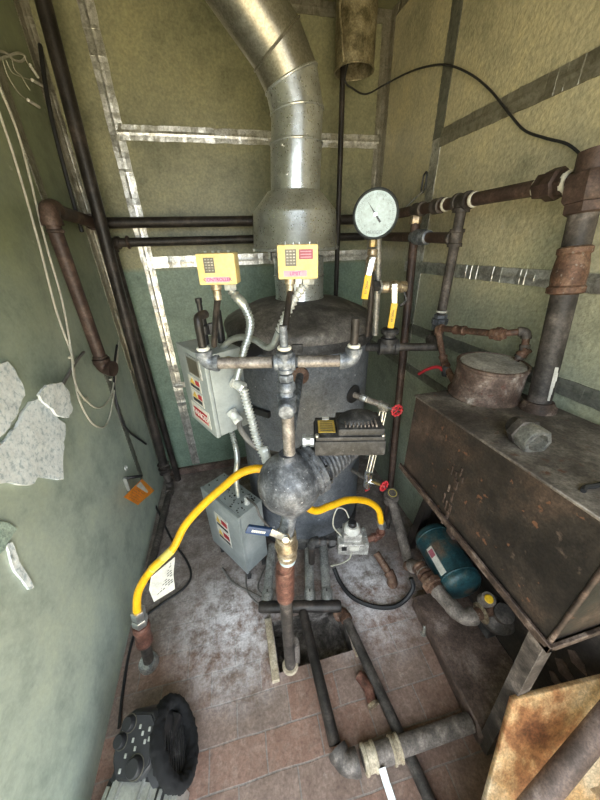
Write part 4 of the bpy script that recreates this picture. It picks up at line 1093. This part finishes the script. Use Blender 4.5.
MB().tube([P(404, 292, Y=1.05), P(406, 300, Y=1.04), P(400, 306, Y=1.04)], .005, 8, True, 5).build('lever_stop', 'cast_dark', bpy.data.objects['drain_valve'])

# boiler take-off: tee and pipe to the right wall
XP = .885
s0 = on_shell(367, 347, BR - .002); t0 = P(388, 347, Y=s0.y - .10); 
w0 = P(452, 347, X=XP)
tk = thing('takeoff_pipe', 'dark tee and short pipe joining the right side of boiler to the union', 'pipe', t0 - Z3 * .03)
dxy = (w0 - t0).normalized()
tee(tk, t0, dxy, Z3, .023, 'cast_dark', 3.4)
MB().cyl(s0 - dxy * .01, t0 - dxy * .02, .019).build('nipple', 'cast_dark', tk)
MB().cyl(t0 + dxy * .02, w0 - dxy * .045, .016).build('pipe', 'old_iron', tk)
ring(tk, w0 - dxy * .045, dxy, .017)
tc_ = t0 + Z3 * .042
MB().lathe(tc_, Z3, [(0, 0), (.024, 0), (.024, .012), (.035, .016), (.037, .028), (.030, .036), (.012, .036), (.012, .045), (0, .045)], 20).build('cap', 'cast_dark', tk)

# water gauge cocks with red wheels
f0 = on_shell(353, 394)
fn = V((f0.x - BC.x, f0.y - BC.y, 0)).normalized()
def wheel(parent, c, n, R_, mat='red_enamel'):
    m = MB().torus(c, n, R_, .0042, 26, 8); f1, f2, _ = frame(n)
    for k in range(10):
        a = 2 * math.pi * k / 10; m.ball(c + (f1 * math.cos(a) + f2 * math.sin(a)) * (R_ + .002), .0052, seg=8, rings=6)
    for k in range(5):
        a = 2 * math.pi * k / 5; m.box(c + (f1 * math.cos(a) + f2 * math.sin(a)) * R_ * .5, (f1 * math.cos(a) + f2 * math.sin(a)) * R_, (f2 * math.cos(a) - f1 * math.sin(a)) * .006, n * .004)
    m.ball(c, .008, seg=10, rings=8)
    m.build('handwheel', mat, parent)
    MB().hexn(c, c + n * .010, .0055).build('wheel_nut', 'chrome', parent)
g1_ = P(384, 406, Y=f0.y - .10)
wg = thing('water_gauge', 'sight glass column with two red handwheel cocks on the right side of boiler', 'water gauge', V((g1_.x, g1_.y, .7)))
MB().lathe(f0 - fn * .004, fn, [(0, 0), (.043, 0), (.043, .010), (.036, .012), (0, .012)], 26).build('flange', 'plastic_black', wg)
d0 = (g1_ - f0).normalized()
MB().cyl(f0, g1_, .0135).build('arm', 'pipe_weathered', wg)
MB().hexn(f0 + d0 * .035, f0 + d0 * .062, .016).build('arm_nut', 'galvanized', wg)
ring(wg, f0 + d0 * .068, d0, .0115)
tee(wg, g1_, d0, -Z3, .0135, 'galvanized_dull', 3.2, 'upper_cock')
wh1 = P(397, 410.5, Y=f0.y - .17); dw = (wh1 - g1_).normalized()
MB().cyl(g1_, wh1, .0065).build('spindle', 'chrome', wg)
wheel(wg, wh1, (dw + gn * .8).normalized(), .021)
g2_ = P(368, 480, Y=g1_.y - .03)
MB().tube([g1_ - Z3 * .02, P(382, 420, Y=g1_.y), g2_ + Z3 * .04], .0075, 12).build('sight_glass', 'chrome', wg)
for k in (-.013, .013): MB().tube([g1_ - Z3 * .02 + gr * k, g2_ + Z3 * .03 + gr * k], .002, 6).build('guard_rod', 'steel', wg)
m = MB().lathe(g2_ - Z3 * .055, Z3, [(0, 0), (.010, 0), (.013, .016), (.020, .020), (.020, .045), (.014, .05), (.014, .07), (.020, .075), (.020, .10), (.010, .108), (0, .108)], 16); m.hexn(g2_, g2_ + gr * .035 - Z3 * .008, .015); m.build('lower_cock', 'chrome', wg)
s2 = on_shell(352, 470); 
MB().cyl(s2, g2_, .0095).build('arm', 'pipe_weathered', wg)
wh2 = P(384, 486, Y=g2_.y - .06); dw = (wh2 - g2_).normalized()
MB().cyl(g2_, wh2, .0075).build('spindle', 'brass', wg)
wheel(wg, wh2, (dw + gn * .5).normalized(), .022)
MB().tube([g2_ - Z3 * .03 + gr * .012, g2_ - Z3 * .055 + gr * .008 - gn * .0, g2_ - Z3 * .07 - gr * .006], .005, 8, True, 4).build('drain_lever', 'red_enamel', wg)

# ================================================================== RIGHT WALL PIPING
cor = V((XP, YP, zA))
hu = P(590, 178, X=XP)
ur = rad(13.5, P(510, 194, X=XP))
dU = (hu - cor).normalized()
def onU(px, lineA=cor, d=None):
    d = d or dU; best = 0; lo, hi = 0, (hu - cor).length * 1.2
    for _ in range(50):
        mid = (lo + hi) / 2; q = M3.transposed() @ (lineA + d * mid - EYE)
        if 300 + F * q.x / q.z < px: lo = mid
        else: hi = mid
    return lineA + d * lo
uh = thing('steam_header', 'rusty steam header running along the right wall to the big vertical pipe', 'pipe', cor)
T1 = onU(463)
MB().cyl(cor - dU * .02, T1 - dU * .02, ur).build('pipe', 'brown_pipe', uh)
MB().cyl(T1 + dU * .02, hu, ur).build('pipe', 'brown_pipe', uh)
tee(uh, T1, dU, -Z3, ur, 'old_iron', 3.3)
coupling(uh, onU(419), dU, ur, .07, 'old_iron'); coupling(uh, onU(438), dU, ur, .05, 'old_iron')
ring(uh, onU(446), dU, ur, L=.014); ring(uh, onU(474), dU, ur, L=.016)
union(uh, onU(553), dU, ur * 1.02, .085, 'brown_pipe')
ring(uh, onU(540), dU, ur * 1.1, L=.016); ring(uh, onU(568), dU, ur * 1.1, L=.016)
# drop with the second tee and the grey union
T2p = PV(460, 238, T1)
dr_ = thing('drop_pipe', 'dark vertical drop pipe with tee and grey union between header and take-off', 'pipe', V((T1.x, T1.y, w0.z)))
T2p = V((T1.x, T1.y, T2p.z)); vr = .0185
lr = V((0, 1, 0))
tee(dr_, T2p, Z3, lr, vr, 'old_iron', 3.3)
un_ = PV(449, 322, T1)
MB().cyl(T1 - Z3 * .02, T2p, vr).build('pipe', 'old_iron', dr_)
MB().cyl(T2p, un_, vr).build('pipe', 'old_iron', dr_)
union(dr_, un_, Z3, vr * 1.02, .065, 'cast_grey')
ring(dr_, un_ + Z3 * .045, Z3, vr); ring(dr_, T2p + lr * .035, lr, vr)
wl = V((T1.x, T1.y, w0.z))
MB().cyl(un_, wl, vr).build('pipe', 'old_iron', dr_)
elbow(dr_, un_, wl, t0, vr, 'old_iron', 1.2)
lo_ = thing('branch_pipe', 'brown branch pipe with grey coupling just below the header on right wall', 'pipe', V((XP, 1.6, T2p.z)))
MB().cyl(T2p + lr * .03, V((XP, YP - .03, zB)), .0205).build('pipe', 'brown_pipe', lo_)
dL = (V((XP, YP - .03, zB)) - T2p).normalized()
cL = T2p + dL * .20
for k in range(40):
    q = M3.transposed() @ (cL - EYE)
    if 300 + F * q.x / q.z > 421: cL = cL + dL * .012
MB().lathe(cL - dL * .06, dL, [(0, 0), (.024, 0), (.029, .004), (.029, .02), (.032, .03), (.032, .09), (.029, .1), (.029, .116), (.024, .12), (0, .12)], 22).build('coupling', 'fitting_grey', lo_)
# brown down pipe near the corner
bt_ = onU(417); bb = P(392, 470, X=XP - .05)
bd = thing('down_pipe', 'slim rusty brown pipe dropping from the header behind the boiler take-off', 'pipe', V((bb.x, bb.y, 0)))
dB = (bb - bt_).normalized(); 
MB().cyl(bt_ - Z3 * .03, bb + dB * (bb.z / -dB.z), .0195).build('pipe', 'brown_pipe', bd)
MB().hexn(bt_ - Z3 * .020, bt_ - Z3 * .055, .026).build('bushing', 'brass_dirty', bd)
# carabiner hook
ck = P(424, 182, X=XR - .02)
kb = thing('hook_clip', 'black carabiner clip hanging on the tape seam above the header', 'clip', ck)
MB().tube([ck + V((0, .006, .030)), ck + V((0, -.008, .036)), ck + V((0, -.015, .022)), ck + V((0, -.013, -.03)), ck + V((0, .002, -.040)), ck + V((0, .013, -.03)), ck + V((0, .011, .018)), ck + V((0, .006, .030))], .0042, 8, True, 5).build('ring', 'plastic_black', kb)
MB().tube([ck - Z3 * .036, ck - Z3 * .06 + V((-.03, 0, 0)), ck - Z3 * .085 + V((-.06, .0, 0)), ck - Z3 * .105 + V((-.085, -.0, -.0))], .005, 8, True, 4).build('link', 'galvanized_dull', kb)

# big vertical pipe on the feed tank
ZT = 1.168
bpb = P(537, 410, Z=ZT); bpt = P(592, 178, X=XP)
bgr = thing('tank_pipe', 'large dark pipe with rusty bell coupling standing on the rusty tank by the right wall', 'pipe', bpb)
dP = (bpt - bpb).normalized(); LP = (bpt - bpb).length; br2 = rad(22, (bpb + bpt) / 2)
MB().cyl(bpb + dP * .0, bpt, br2).build('pipe', 'old_iron', bgr)
mc = bpb + dP * (LP * .655)
MB().lathe(mc - dP * .055, dP, [(0, 0), (br2 * 1.05, 0), (br2 * 1.40, .004), (br2 * 1.40, .018), (br2 * 1.24, .023), (br2 * 1.30, .05), (br2 * 1.2, .078), (br2 * 1.1, .096), (br2 * 1.24, .10), (br2 * 1.24, .112), (br2 * 1.05, .116), (0, .116)], 26).build('bell_coupling', 'rust_pipe', bgr)
MB().lathe(bpb, dP, [(0, 0), (br2 * 1.6, 0), (br2 * 1.6, .012), (br2 * 1.45, .018), (br2 * 1.25, .03), (0, .03)], 28).build('flange', 'rusty_edge', bgr)
m = MB().hexn(bpt - dP * .05, bpt + dP * .012, br2 * 1.75); m.hexn(bpt - dP * .075, bpt - dP * .048, br2 * 1.45); m.tube([bpt, bpt + dP * .055], br2 * 1.25, 20)
m.build('top_fitting', 'brown_pipe', bgr)
wp = bpb + dP * .13
m = MB(); e_ = (EYE - wp); e_ = (e_ - dP * e_.dot(dP)).normalized(); s_ = dP.cross(e_)
for k, (a, w_, hgt) in enumerate(((.10, .010, 0), (.085, .014, .008), (.065, .011, .004), (.045, .008, .0), (.025, .006, -.002))):
    m.box(bpb + dP * (a + .03) + (e_ * math.cos(.75) + s_ * (1 if s_.x > 0 else -1) * math.sin(.75)) * (br2 + .0005) , dP * .026, s_ * w_, e_ * .004, .0015)
m.build('paint_run', 'paper', bgr)

# black cord across the right wall
cable('black_cord', [P(344, 66, Y=1.80) + V((.0, -.06, 0)), P(345, 80, Y=1.72), P(352, 88, Y=1.74), P(366, 94, Y=1.80), P(384, 85, Y=1.9), P(405, 74, X=XR - .02), P(425, 67, X=XR - .012), P(447, 65, X=XR - .012), P(470, 74, X=XR - .012), P(490, 90, X=XR - .012), P(508, 112, X=XR - .012), P(524, 130, X=XR - .012), P(545, 138, X=XR - .012), P(567, 144, X=XR - .012), P(582, 156, X=XR - .012), P(590, 165, X=XR - .02)], .0036, 'rubber', 'black cord looping from the brown vent across the right wall to the pipe fitting')

# ================================================================== FEED TANK
TX0, TX1 = .606, XR - .030
y0, y1 = .203, .825
tank = thing('feed_tank', 'large rusty rectangular steel feed tank on angle iron legs along the right wall', 'tank', (TX0, y0, 0))
zb0, zb1 = .822, .822; zt0, zt1 = ZT + .030, ZT - .012
poly = [V((TX0, y0, zb0)), V((TX0, y1, zb1)), V((TX0, y1, zt1 - .004)), V((TX0, y0, zt0 - .004))]
MB().prism(poly, V((TX1 - TX0, 0, 0)), .004).build('body', 'rusty_plate', tank)
m = MB(); m.prism([V((TX0 - .004, y0 - .004, zt0)), V((TX0 - .004, y1 + .004, zt1)), V((TX1, y1 + .004, zt1)), V((TX1, y0 - .004, zt0))], V((0, 0, -.008)), .002)
m.build('top_plate', 'rusty_top', tank)
def angle_bar(a, b, e1, e2, w, th, nm, parent, mat):
    a, b, e1, e2 = V(a), V(b), V(e1), V(e2)
    return MB().prism([a, a + e1 * w, a + e1 * w + e2 * th, a + e1 * th + e2 * th, a + e1 * th + e2 * w, a + e2 * w], b - a, .0012).build(nm, mat, parent)
angle_bar((TX0 - .012, y0 - .012, zb0 - .004), (TX0 - .012, y1 + .01, zb1 - .004), X3, Z3, .024, .008, 'bottom_rail', tank, 'rusty_edge')
angle_bar((TX0 - .012, y0 - .012, zb0 - .004), (TX1, y0 - .012, zb0 - .004), Y3, Z3, .022, .008, 'bottom_rail', tank, 'rusty_edge')
MB().tube([(TX0, y0, zb0), (TX0, y0, zt0 - .006)], .0055, 10).build('corner_weld', 'rusty_edge', tank)
angle_bar((TX0 + .022, y0 + .012, zb0), (.690, .19, 0), X3, Y3, .040, .007, 'leg', tank, 'old_iron')
angle_bar((.86, .86, zb0), (.862, .985, 0), X3, Y3, .045, .006, 'leg', tank, 'black_pipe')
angle_bar((.905, .78, zb0), (.905, .76, 0), X3, Y3, .045, .006, 'leg', tank, 'brown_base')
# runs of scale down the face
m = MB()
for (px, py) in ((452, 470), (455, 480), (449, 488), (452, 497), (446, 505), (455, 474), (447, 515), (450, 508), (443, 520), (456, 485), (461, 472), (462, 480), (444, 498)):
    q = P(px, py, X=TX0 - .001)
    m.box(q, (.004, 0, 0), (0, random.uniform(.006, .012), 0), (0, 0, random.uniform(.02, .045)), .0018)
o = m.build('scale_crust', 'rusty_edge', tank); o['kind'] = 'stuff'
# can on top
zc_ = ZT - .008
cc = V((.824, .758, zc_))
can = thing('steel_can', 'round rusty steel can with pale dusty lid standing on top of the feed tank', 'can', cc)
rc = .103
MB().lathe(cc, Z3, [(0, 0), (rc + .010, 0), (rc + .012, .006), (rc + .002, .016), (rc, .03), (rc - .001, .106), (rc + .004, .110), (rc + .004, .118), (rc - .003, .120), (rc - .005, .113), (0, .113)], 52).build('drum', 'can_rust', can)
MB().lathe(cc + Z3 * .112, Z3, [(0, 0), (rc - .006, 0), (rc - .008, .006), (rc - .03, .009), (0, .008)], 48).build('lid', 'can_lid', can)
# rusty pipe loop behind the can
lp = thing('pipe_loop', 'thin rusty pipe loop with unions arching behind the round steel can', 'pipe', P(452, 372, X=.80))
Yl = .0
A_ = [P(455, 384, X=.775), P(444, 362, X=.80), P(437.5, 328, X=.81), P(498, 334, X=.84), P(527, 331, X=.90), P(524, 352, X=.90), P(516, 360, X=.89)]
run(lp, A_[:4], .0115, 'rust_pipe', 'rust_pipe', 1.5)
run(lp, A_[3:], .0105, 'rust_pipe', 'old_iron', 1.5)
union(lp, A_[3], A_[4] - A_[2], .0125, .045, 'rust_pipe')
coupling(lp, A_[2].lerp(A_[3], .42), A_[3] - A_[2], .0125, .05, 'rust_pipe'); coupling(lp, A_[5], A_[6] - A_[5], .012, .03, 'rust_pipe')
rv_ = thing('tank_valve', 'small valve with red lever at the left back corner of the feed tank', 'valve', P(446, 372, X=.79))
q = P(446, 371, X=.79)
MB().lathe(q - Z3 * .02, Z3, [(0, 0), (.012, 0), (.015, .01), (.017, .02), (.015, .03), (.012, .04), (0, .04)], 16).build('body', 'cast_dark', rv_)
MB().tube([q - X3 * .01, P(438, 367, X=.775), P(428, 369, X=.765), P(419, 374, X=.76)], .0065, 8, True, 5).build('lever', 'red_enamel', rv_)
MB().hexn(q + V((-.004, -.024, -.008)), q + V((-.004, -.05, -.008)), .012).build('outlet', 'brass_dirty', rv_)
# loose union
lu = thing('loose_union', 'loose grey hex pipe union lying on the feed tank beside the big pipe', 'pipe fitting', P(522, 442, Z=ZT))
ua = P(507, 423, Z=ZT + .030); ub = P(539, 437, Z=ZT + .030); ud = V((-.18, -1, 0)).normalized()
zz = ZT + .040
ua = P(514, 424, Z=ZT + .04); ua.z = zz; ub = ua + ud * .085
m = MB(); m.lathe(ua, ud, [(.016, .0), (.024, 0), (.024, .02), (.030, .024)], 24); LU = (ub - ua).length
m.build('nipple', 'old_iron', lu)
MB().hexn(ua + ud * LU * .28, ua + ud * LU * .58, .040).build('hex_nut', 'old_iron', lu)
MB().lathe(ua + ud * LU * .55, ud, [(.0, 0), (.035, 0), (.036, LU * .40), (.033, LU * .45), (.024, LU * .45), (.023, LU * .40), (.023, LU * .1), (0, LU * .1)], 8).build('socket', 'galvanized_dull', lu)
cable('tank_wire', [P(583, 491, Z=ZT + .028), P(586, 487, Z=ZT + .030), P(594, 486, Z=ZT + .031), P(606, 483, Z=ZT + .031)], .005, 'rubber', 'short black wire lying on the feed tank top at the right picture edge', 'wire')

# ================================================================== PUMP UNDER THE TANK
zp = .085
bl = [P(414, 596, Z=zp), P(452, 672, Z=zp), P(484, 738, Z=zp)]
slab_ = MB().prism([bl[0], bl[1], bl[2], V((XR - .02, bl[2].y - .02, zp)), V((XR - .02, bl[0].y, zp))], V((0, 0, -zp)), .006).build('floor_slab', 'brown_base')
tag(slab_, 'low brown base slab under the pump beside the rusty tank legs', 'base')
bo = thing('anchor_bolt', 'small bent bolt sticking up from the edge of the brown base slab', 'bolt', P(422, 640, Z=zp))
q = P(423, 634, Z=zp); MB().tube([q - Z3 * .0, q + Z3 * .035, q + Z3 * .05 + V((.004, .01, 0))], .006, 8, True, 4).build('shank', 'galvanized_dull', bo)
MB().torus(q + Z3 * .002, Z3, .010, .003, 16, 6).build('washer', 'galvanized_dull', bo)
mcn = V((.868, .735, .272)); mR = .092
mo = thing('pump_motor', 'teal blue electric pump motor with white rating label under the rusty tank', 'motor', mcn - Z3 * (mcn.z - zp))
ay = V((-.10, -1, 0)).normalized()
MB().lathe(mcn - ay * .15, ay, [(0, 0), (.05, 0), (mR * .85, .008), (mR * .98, .022), (mR, .03), (mR, .27), (mR * .98, .278), (mR * .85, .292), (.05, .30), (0, .30)], 40).build('body', 'teal_paint', mo)
for h_ in (.045, .255): MB().torus(mcn - ay * (.15 - h_), ay, mR, .004, 36, 6).build('end_ring', 'teal_paint', mo)
MB().box(mcn - Z3 * .135, V((.12, 0, 0)), V((0, .16, 0)), Z3 * .105, .006).build('foot', 'cast_dark', mo)
e_ = (V((EYE.x, EYE.y, EYE.z)) - mcn); e_ = (e_ - ay * e_.dot(ay)).normalized(); e_ = (e_ + V((-.55, 0, -.2))).normalized(); e_ = (e_ - ay * e_.dot(ay)).normalized(); s_ = ay.cross(e_)
MB().box(mcn + e_ * (mR + .0005) + ay * .03, ay * .13, s_ * .032, e_ * .004).build('rating_label', 'paper', mo)
MB().box(mcn + e_ * (mR + .003) - ay * .005, ay * .035, s_ * .026, e_ * .002).build('label_print', 'label_red', mo)
pp = thing('pump_piping', 'brown pump piping with elbows and unions running beside the teal motor', 'pipe', P(440, 610, Z=zp))
pa = [P(407, 566, Z=.20), P(418, 566, Z=.26), P(444, 599, Z=.27), P(464, 619, Z=.27), P(496, 607, Z=.27)]
run(pp, pa, .023, 'rust_pipe', 'dusty_iron', 1.3)
union(pp, pa[1].lerp(pa[2], .55), pa[2] - pa[1], .026, .07, 'rust_pipe')
coupling(pp, pa[1].lerp(pa[2], .15), pa[2] - pa[1], .026, .05, 'rust_pipe')
ring(pp, P(481, 613, Z=.27), pa[4] - pa[3], .033, 'brass_dirty', .010)
vo = thing('water_pump', 'dusty pump casing with bright yellow round cap under the tank rail', 'pump', P(500, 612, Z=zp))
vc = P(499, 605, Z=.27); 
MB().lathe(vc - Z3 * .08, V((-.2, -.35, .9)), [(0, 0), (.062, 0), (.070, .02), (.070, .06), (.055, .075), (.036, .085), (.036, .12), (0, .12)], 30).build('casing', 'old_iron', vo)
MB().box(V((vc.x, vc.y, (vc.z - .06 + zp) / 2)), (.07, 0, 0), (0, .07, 0), (0, 0, vc.z - .06 - zp + .02), .004).build('foot', 'cast_dark', vo)
yc = P(489, 599, Z=.36); dd_ = V((-.2, -.35, .9)).normalized()
MB().cyl(yc - dd_ * .06, yc - dd_ * .004, .026).build('port', 'dusty_iron', vo)
MB().lathe(yc - dd_ * .005, dd_, [(0, 0), (.016, 0), (.016, .008), (.013, .011), (0, .011)], 20).build('cap', 'handle_yellow', vo)
bp_ = thing('suction_pipe', 'dusty grey pipe with round cap running back beside the boiler to the pump', 'pipe', P(400, 540, Z=.1))
sa = P(392, 500, Y=1.16); sbb = P(409, 563, Y=.86)
MB().cyl(sa, sbb, .028).build('pipe', 'dusty_iron', bp_)
MB().lathe(sa - (sbb - sa).normalized() * .02 + Z3 * .0, V((-.1, -.3, .95)), [(0, -.05), (.042, -.05), (.046, -.01), (.046, .02), (.034, .03), (.034, .05), (0, .05)], 24).build('cap', 'dusty_iron', bp_)
capc = sa - (sbb - sa).normalized() * .02 + V((-.1, -.3, .95)).normalized() * .047
MB().torus(capc, V((-.1, -.3, .95)), .024, .004, 24, 6).build('seal', 'label_yellow', bp_)
MB().tube([V((sa.x, sa.y, 0)), V((sa.x, sa.y, sa.z))], .014, 12).build('support', 'old_iron', bp_)
fl_ = thing('floor_elbow', 'brown pipe with elbow lying on the floor behind the black rubber hose', 'pipe', P(388, 580, Z=0))
run(fl_, [P(376, 553, Z=.12), P(393, 579, Z=.055), V(P(393, 579, Z=.055)) * 1 - Z3 * .055], .020, 'rust_pipe', 'rust_pipe', 1.3)

# ================================================================== NEAR RIGHT CORNER
TLp, BLp, TRp = P(513, 700, Z=.50), P(485, 804, Z=.30), P(628, 672, Z=.54)
down = (BLp - TLp); kf = (TLp.z - .004) / -down.z
B0 = TLp + down * kf; B1 = TRp + down * kf
B1.z = B0.z = .004
bn_ = (TRp - TLp).cross(down).normalized()
if bn_.dot(EYE - TLp) < 0: bn_ = -bn_
rs_ = MB().prism([TLp, TRp, B1, B0], -bn_ * .016, .002).build('rust_sheet', 'rust_sheet')
tag(rs_, 'orange rust-streaked steel sheet leaning against the rusty tank leg', 'metal sheet')
e1_ = TLp.lerp(TRp, .5) + bn_ * .004
pA, pB = P(512, 806, Z=.34) , P(616, 682, Z=.56)
dpp = (pB - pA).normalized(); pA2 = pA - dpp * ((pA.z - .05) / dpp.z); pB2 = pB + dpp * .03
lpz = thing('scrap_pipe', 'thick brown pipe leaning diagonally over the orange rust-streaked sheet', 'pipe', V((pA2.x, pA2.y, 0)))
MB().cyl(pA2 + bn_ * .032, pB2 + bn_ * .032, .027, seg=26).build('pipe', 'brown_base', lpz)
MB().tube([pA2 + bn_ * .032 - dpp * .003, pA2 + bn_ * .032 + dpp * .05], .033, 26).build('collar', 'rust_pipe', lpz)
kc_ = P(594, 780, Z=.30) + V((.045, -.01, 0))
m = MB()
m.box(V((kc_.x + .03, kc_.y - .02, .15)), (.13, .03, 0), (-.03, .12, 0), (0, 0, .30), .008)
for v in m.bm.verts: v.co += V((noise.noise(v.co * 9), noise.noise(v.co * 9 + V((5, 0, 0))), 0)) * .012
cb = thing('cardboard_box', 'crumpled brown cardboard box at the bottom right corner below the leaning pipe', 'box', V((kc_.x + .03, kc_.y - .02, 0)))
m.build('carton', 'cardboard', cb)
MB().box(V((kc_.x - .02, kc_.y + .02, .305)), (.10, .04, .02), (-.05, .09, 0), (0, 0, .004)).build('flap', 'cardboard', cb)
# dark panel added to stand for the shade below the tank, flakes on it
pl_ = MB().box((XR - .014, .59, .40), (.016, 0, 0), (0, .86, 0), (0, 0, .80), .002).build('shade_panel', 'shade_dark')
tag(pl_, 'added dark panel standing for the shade at the right wall below the rusty tank', 'panel')
for i, (px, py, s_) in enumerate(((566, 672, .040), (578, 662, .034), (557, 681, .030))):
    q = P(px, py, X=XR - .0215)
    poly = [q + V((0, a * s_, b * s_)) for a, b in ((-1, -.3), (-.4, .55), (.6, .8), (1, .1), (.3, -.7))]
    m = MB().prism(poly, V((-.004, 0, 0)), .001)
    tag(m.build('paint_flake', 'brown_base'), ['reddish flake on the dark panel below the tank, the middle and largest one', 'reddish flake on the dark panel below the tank, the rearmost one', 'reddish flake on the dark panel below the tank, nearest the tank leg'][i], 'flake', 'flakes on the dark panel under the tank')

# ================================================================== PORTABLE MACHINE, BOTTOM LEFT
hc = P(144, 752, Z=.12)
pm = thing('portable_heater', 'black and silver portable machine with knobs and a fuzzy oval rim at bottom left', 'appliance', V((hc.x, hc.y, 0)))
fa_ = V((.30, .95, 0)).normalized()               # from the silver body to the head
fs = V((fa_.y, -fa_.x, 0))                           # to the right
body_c = hc - fa_ * .225 + fs * .055 + Z3 * (.080 - hc.z)
MB().box(body_c, fa_ * .34, fs * .22, Z3 * .15, .012).build('body', 'aluminium', pm)
for k in (-.08, -.01, .02, .088):
    MB().box(body_c + Z3 * .076 + fs * k, fa_ * .33, fs * .010, Z3 * .006, .002).build('rail', 'silver_plastic', pm)
MB().box(body_c + Z3 * .076 + fs * .055 + fa_ * .13, fa_ * .07, fs * .028, Z3 * .006, .004).build('handle_slot', 'plastic_black', pm)
MB().box(body_c + Z3 * .080 + fs * .055 + fa_ * .13, fa_ * .036, fs * .012, Z3 * .006, .003).build('latch', 'silver_plastic', pm)
MB().box(body_c - fs * .135 - Z3 * .02, fa_ * .34, fs * .035, Z3 * .06, .008).build('side_rail', 'plastic_dark', pm)
MB().box(body_c - fs * .14 + Z3 * .014, fa_ * .30, fs * .014, Z3 * .01, .002).build('trim', 'aluminium', pm)
pn = V((-.28, -.30, .9)).normalized(); pu = (fa_ - pn * fa_.dot(pn)).normalized(); ps = pu.cross(pn)
pcn = hc + V((-.006, -.005, .085))
oct_ = [(-.075, -.03), (-.045, -.075), (.04, -.075), (.075, -.04), (.075, .05), (.045, .085), (-.04, .085), (-.075, .04)]
m = MB().prism([pcn + ps * a + pu * b for a, b in oct_], -pn * .16, .008); m.build('control_head', 'plastic_black', pm)
m = MB().prism([pcn + ps * a * .86 + pu * b * .86 + pn * .001 for a, b in oct_], pn * .003, .001); pnl = m.build('control_panel', 'plastic_dark', pm)
for a, b, r_ in ((-.035, .052, .021), (-.052, .012, .020), (.022, -.042, .026)):
    q = pcn + ps * a + pu * b + pn * .003
    kn = MB().lathe(q, pn, [(0, 0), (r_, 0), (r_ * .92, .016), (r_ * .8, .02), (0, .02)], 20).build('knob', 'plastic_black', pm)
    MB().torus(q + pn * .001, pn, r_ + .002, .0014, 24, 6).build('knob_ring', 'label_dark', kn)
for a, b in ((.008, .045), (.022, .030), (.036, .012), (.044, .040), (.050, .018), (-.008, .014), (.006, -.004), (-.022, -.020), (-.030, -.052)):
    MB().box(pcn + ps * a + pu * b + pn * .005, ps * .007, pu * .011, pn * .004, .001).build('button', 'aluminium', pm)
on_ = V((.86, .16, .46)).normalized(); ou = (V((0, 0, 1)) - on_ * on_.z).normalized(); os_ = ou.cross(on_)
oc = P(175, 740, Z=.145)
m = MB()
rim = []
for k in range(48):
    a = 2 * math.pi * k / 48; rim.append(oc + os_ * math.cos(a) * .106 + ou * math.sin(a) * .084)
m.tube(rim + [rim[0], rim[1]], .023, 12, False)
bmesh.ops.subdivide_edges(m.bm, edges=m.bm.edges[:], cuts=1, use_grid_fill=True)
for v in m.bm.verts: v.co += V((noise.noise(v.co * 90), noise.noise(v.co * 90 + V((9, 0, 0))), noise.noise(v.co * 90 + V((0, 9, 0))))) * .006
fz = m.build('fuzzy_rim', 'fuzz', pm, sharp=180); fz['label'] = 'fuzzy matt black oval rim'
m = MB().prism([oc + os_ * math.cos(a) * .100 + ou * math.sin(a) * .078 - on_ * .006 for a in [2 * math.pi * k / 32 for k in range(32)]], -on_ * .05); m.build('grille_panel', 'plastic_dark', pm)
m = MB()
for k in range(9):
    t_ = -.060 + k * .015; L_ = .085 * math.sqrt(max(.05, 1 - (t_ / .1) ** 2))
    m.box(oc + os_ * (-.0) + ou * t_ * .75 - on_ * .004, os_ * L_ * 2, ou * .004, on_ * .006)
m.build('grille_bars', 'cast_dark', pm)
MB().box(hc - Z3 * .042 + fs * .015 + fa_ * .01, fa_ * .17, fs * .16, Z3 * .155, .01).build('head_base', 'plastic_black', pm)

# ================================================================== LIGHT AND CAMERA
wd = bpy.data.worlds.new('daylight'); scn.world = wd; wd.use_nodes = True
t = wd.node_tree; bg = t.nodes['Background']
tc = t.nodes.new('ShaderNodeTexCoord'); sp = t.nodes.new('ShaderNodeSeparateXYZ'); t.links.new(tc.outputs['Generated'], sp.inputs[0])
r = t.nodes.new('ShaderNodeValToRGB'); t.links.new(mathn(t, 'MULTIPLY_ADD', sp.outputs[2], .5), r.inputs[0]); r.inputs[0].links[0].from_node.inputs[2].default_value = .5
e = r.color_ramp.elements
e[0].position = .40; e[0].color = (.95, .80, .52, 1)
e[1].position = .56; e[1].color = (.84, .93, 1.0, 1)
t.links.new(r.outputs[0], bg.inputs['Color']); bg.inputs['Strength'].default_value = 3.4
cam_d = bpy.data.cameras.new('camera'); cam_d.sensor_fit = 'HORIZONTAL'; cam_d.sensor_width = 36; cam_d.lens = 18; cam_d.clip_start = .02
cam = bpy.data.objects.new('camera', cam_d); COL.objects.link(cam)
right = M3 @ V((1, 0, 0)); up = M3 @ V((0, -1, 0)); back = M3 @ V((0, 0, -1))
mw = Matrix((right, up, back)).transposed().to_4x4(); mw.translation = EYE
cam.matrix_world = mw
scn.camera = cam
scn.view_settings.view_transform = 'Standard'; scn.view_settings.look = 'None'; scn.view_settings.gamma = 1; scn.view_settings.use_curve_mapping = False
scn.view_settings.exposure = 0.95
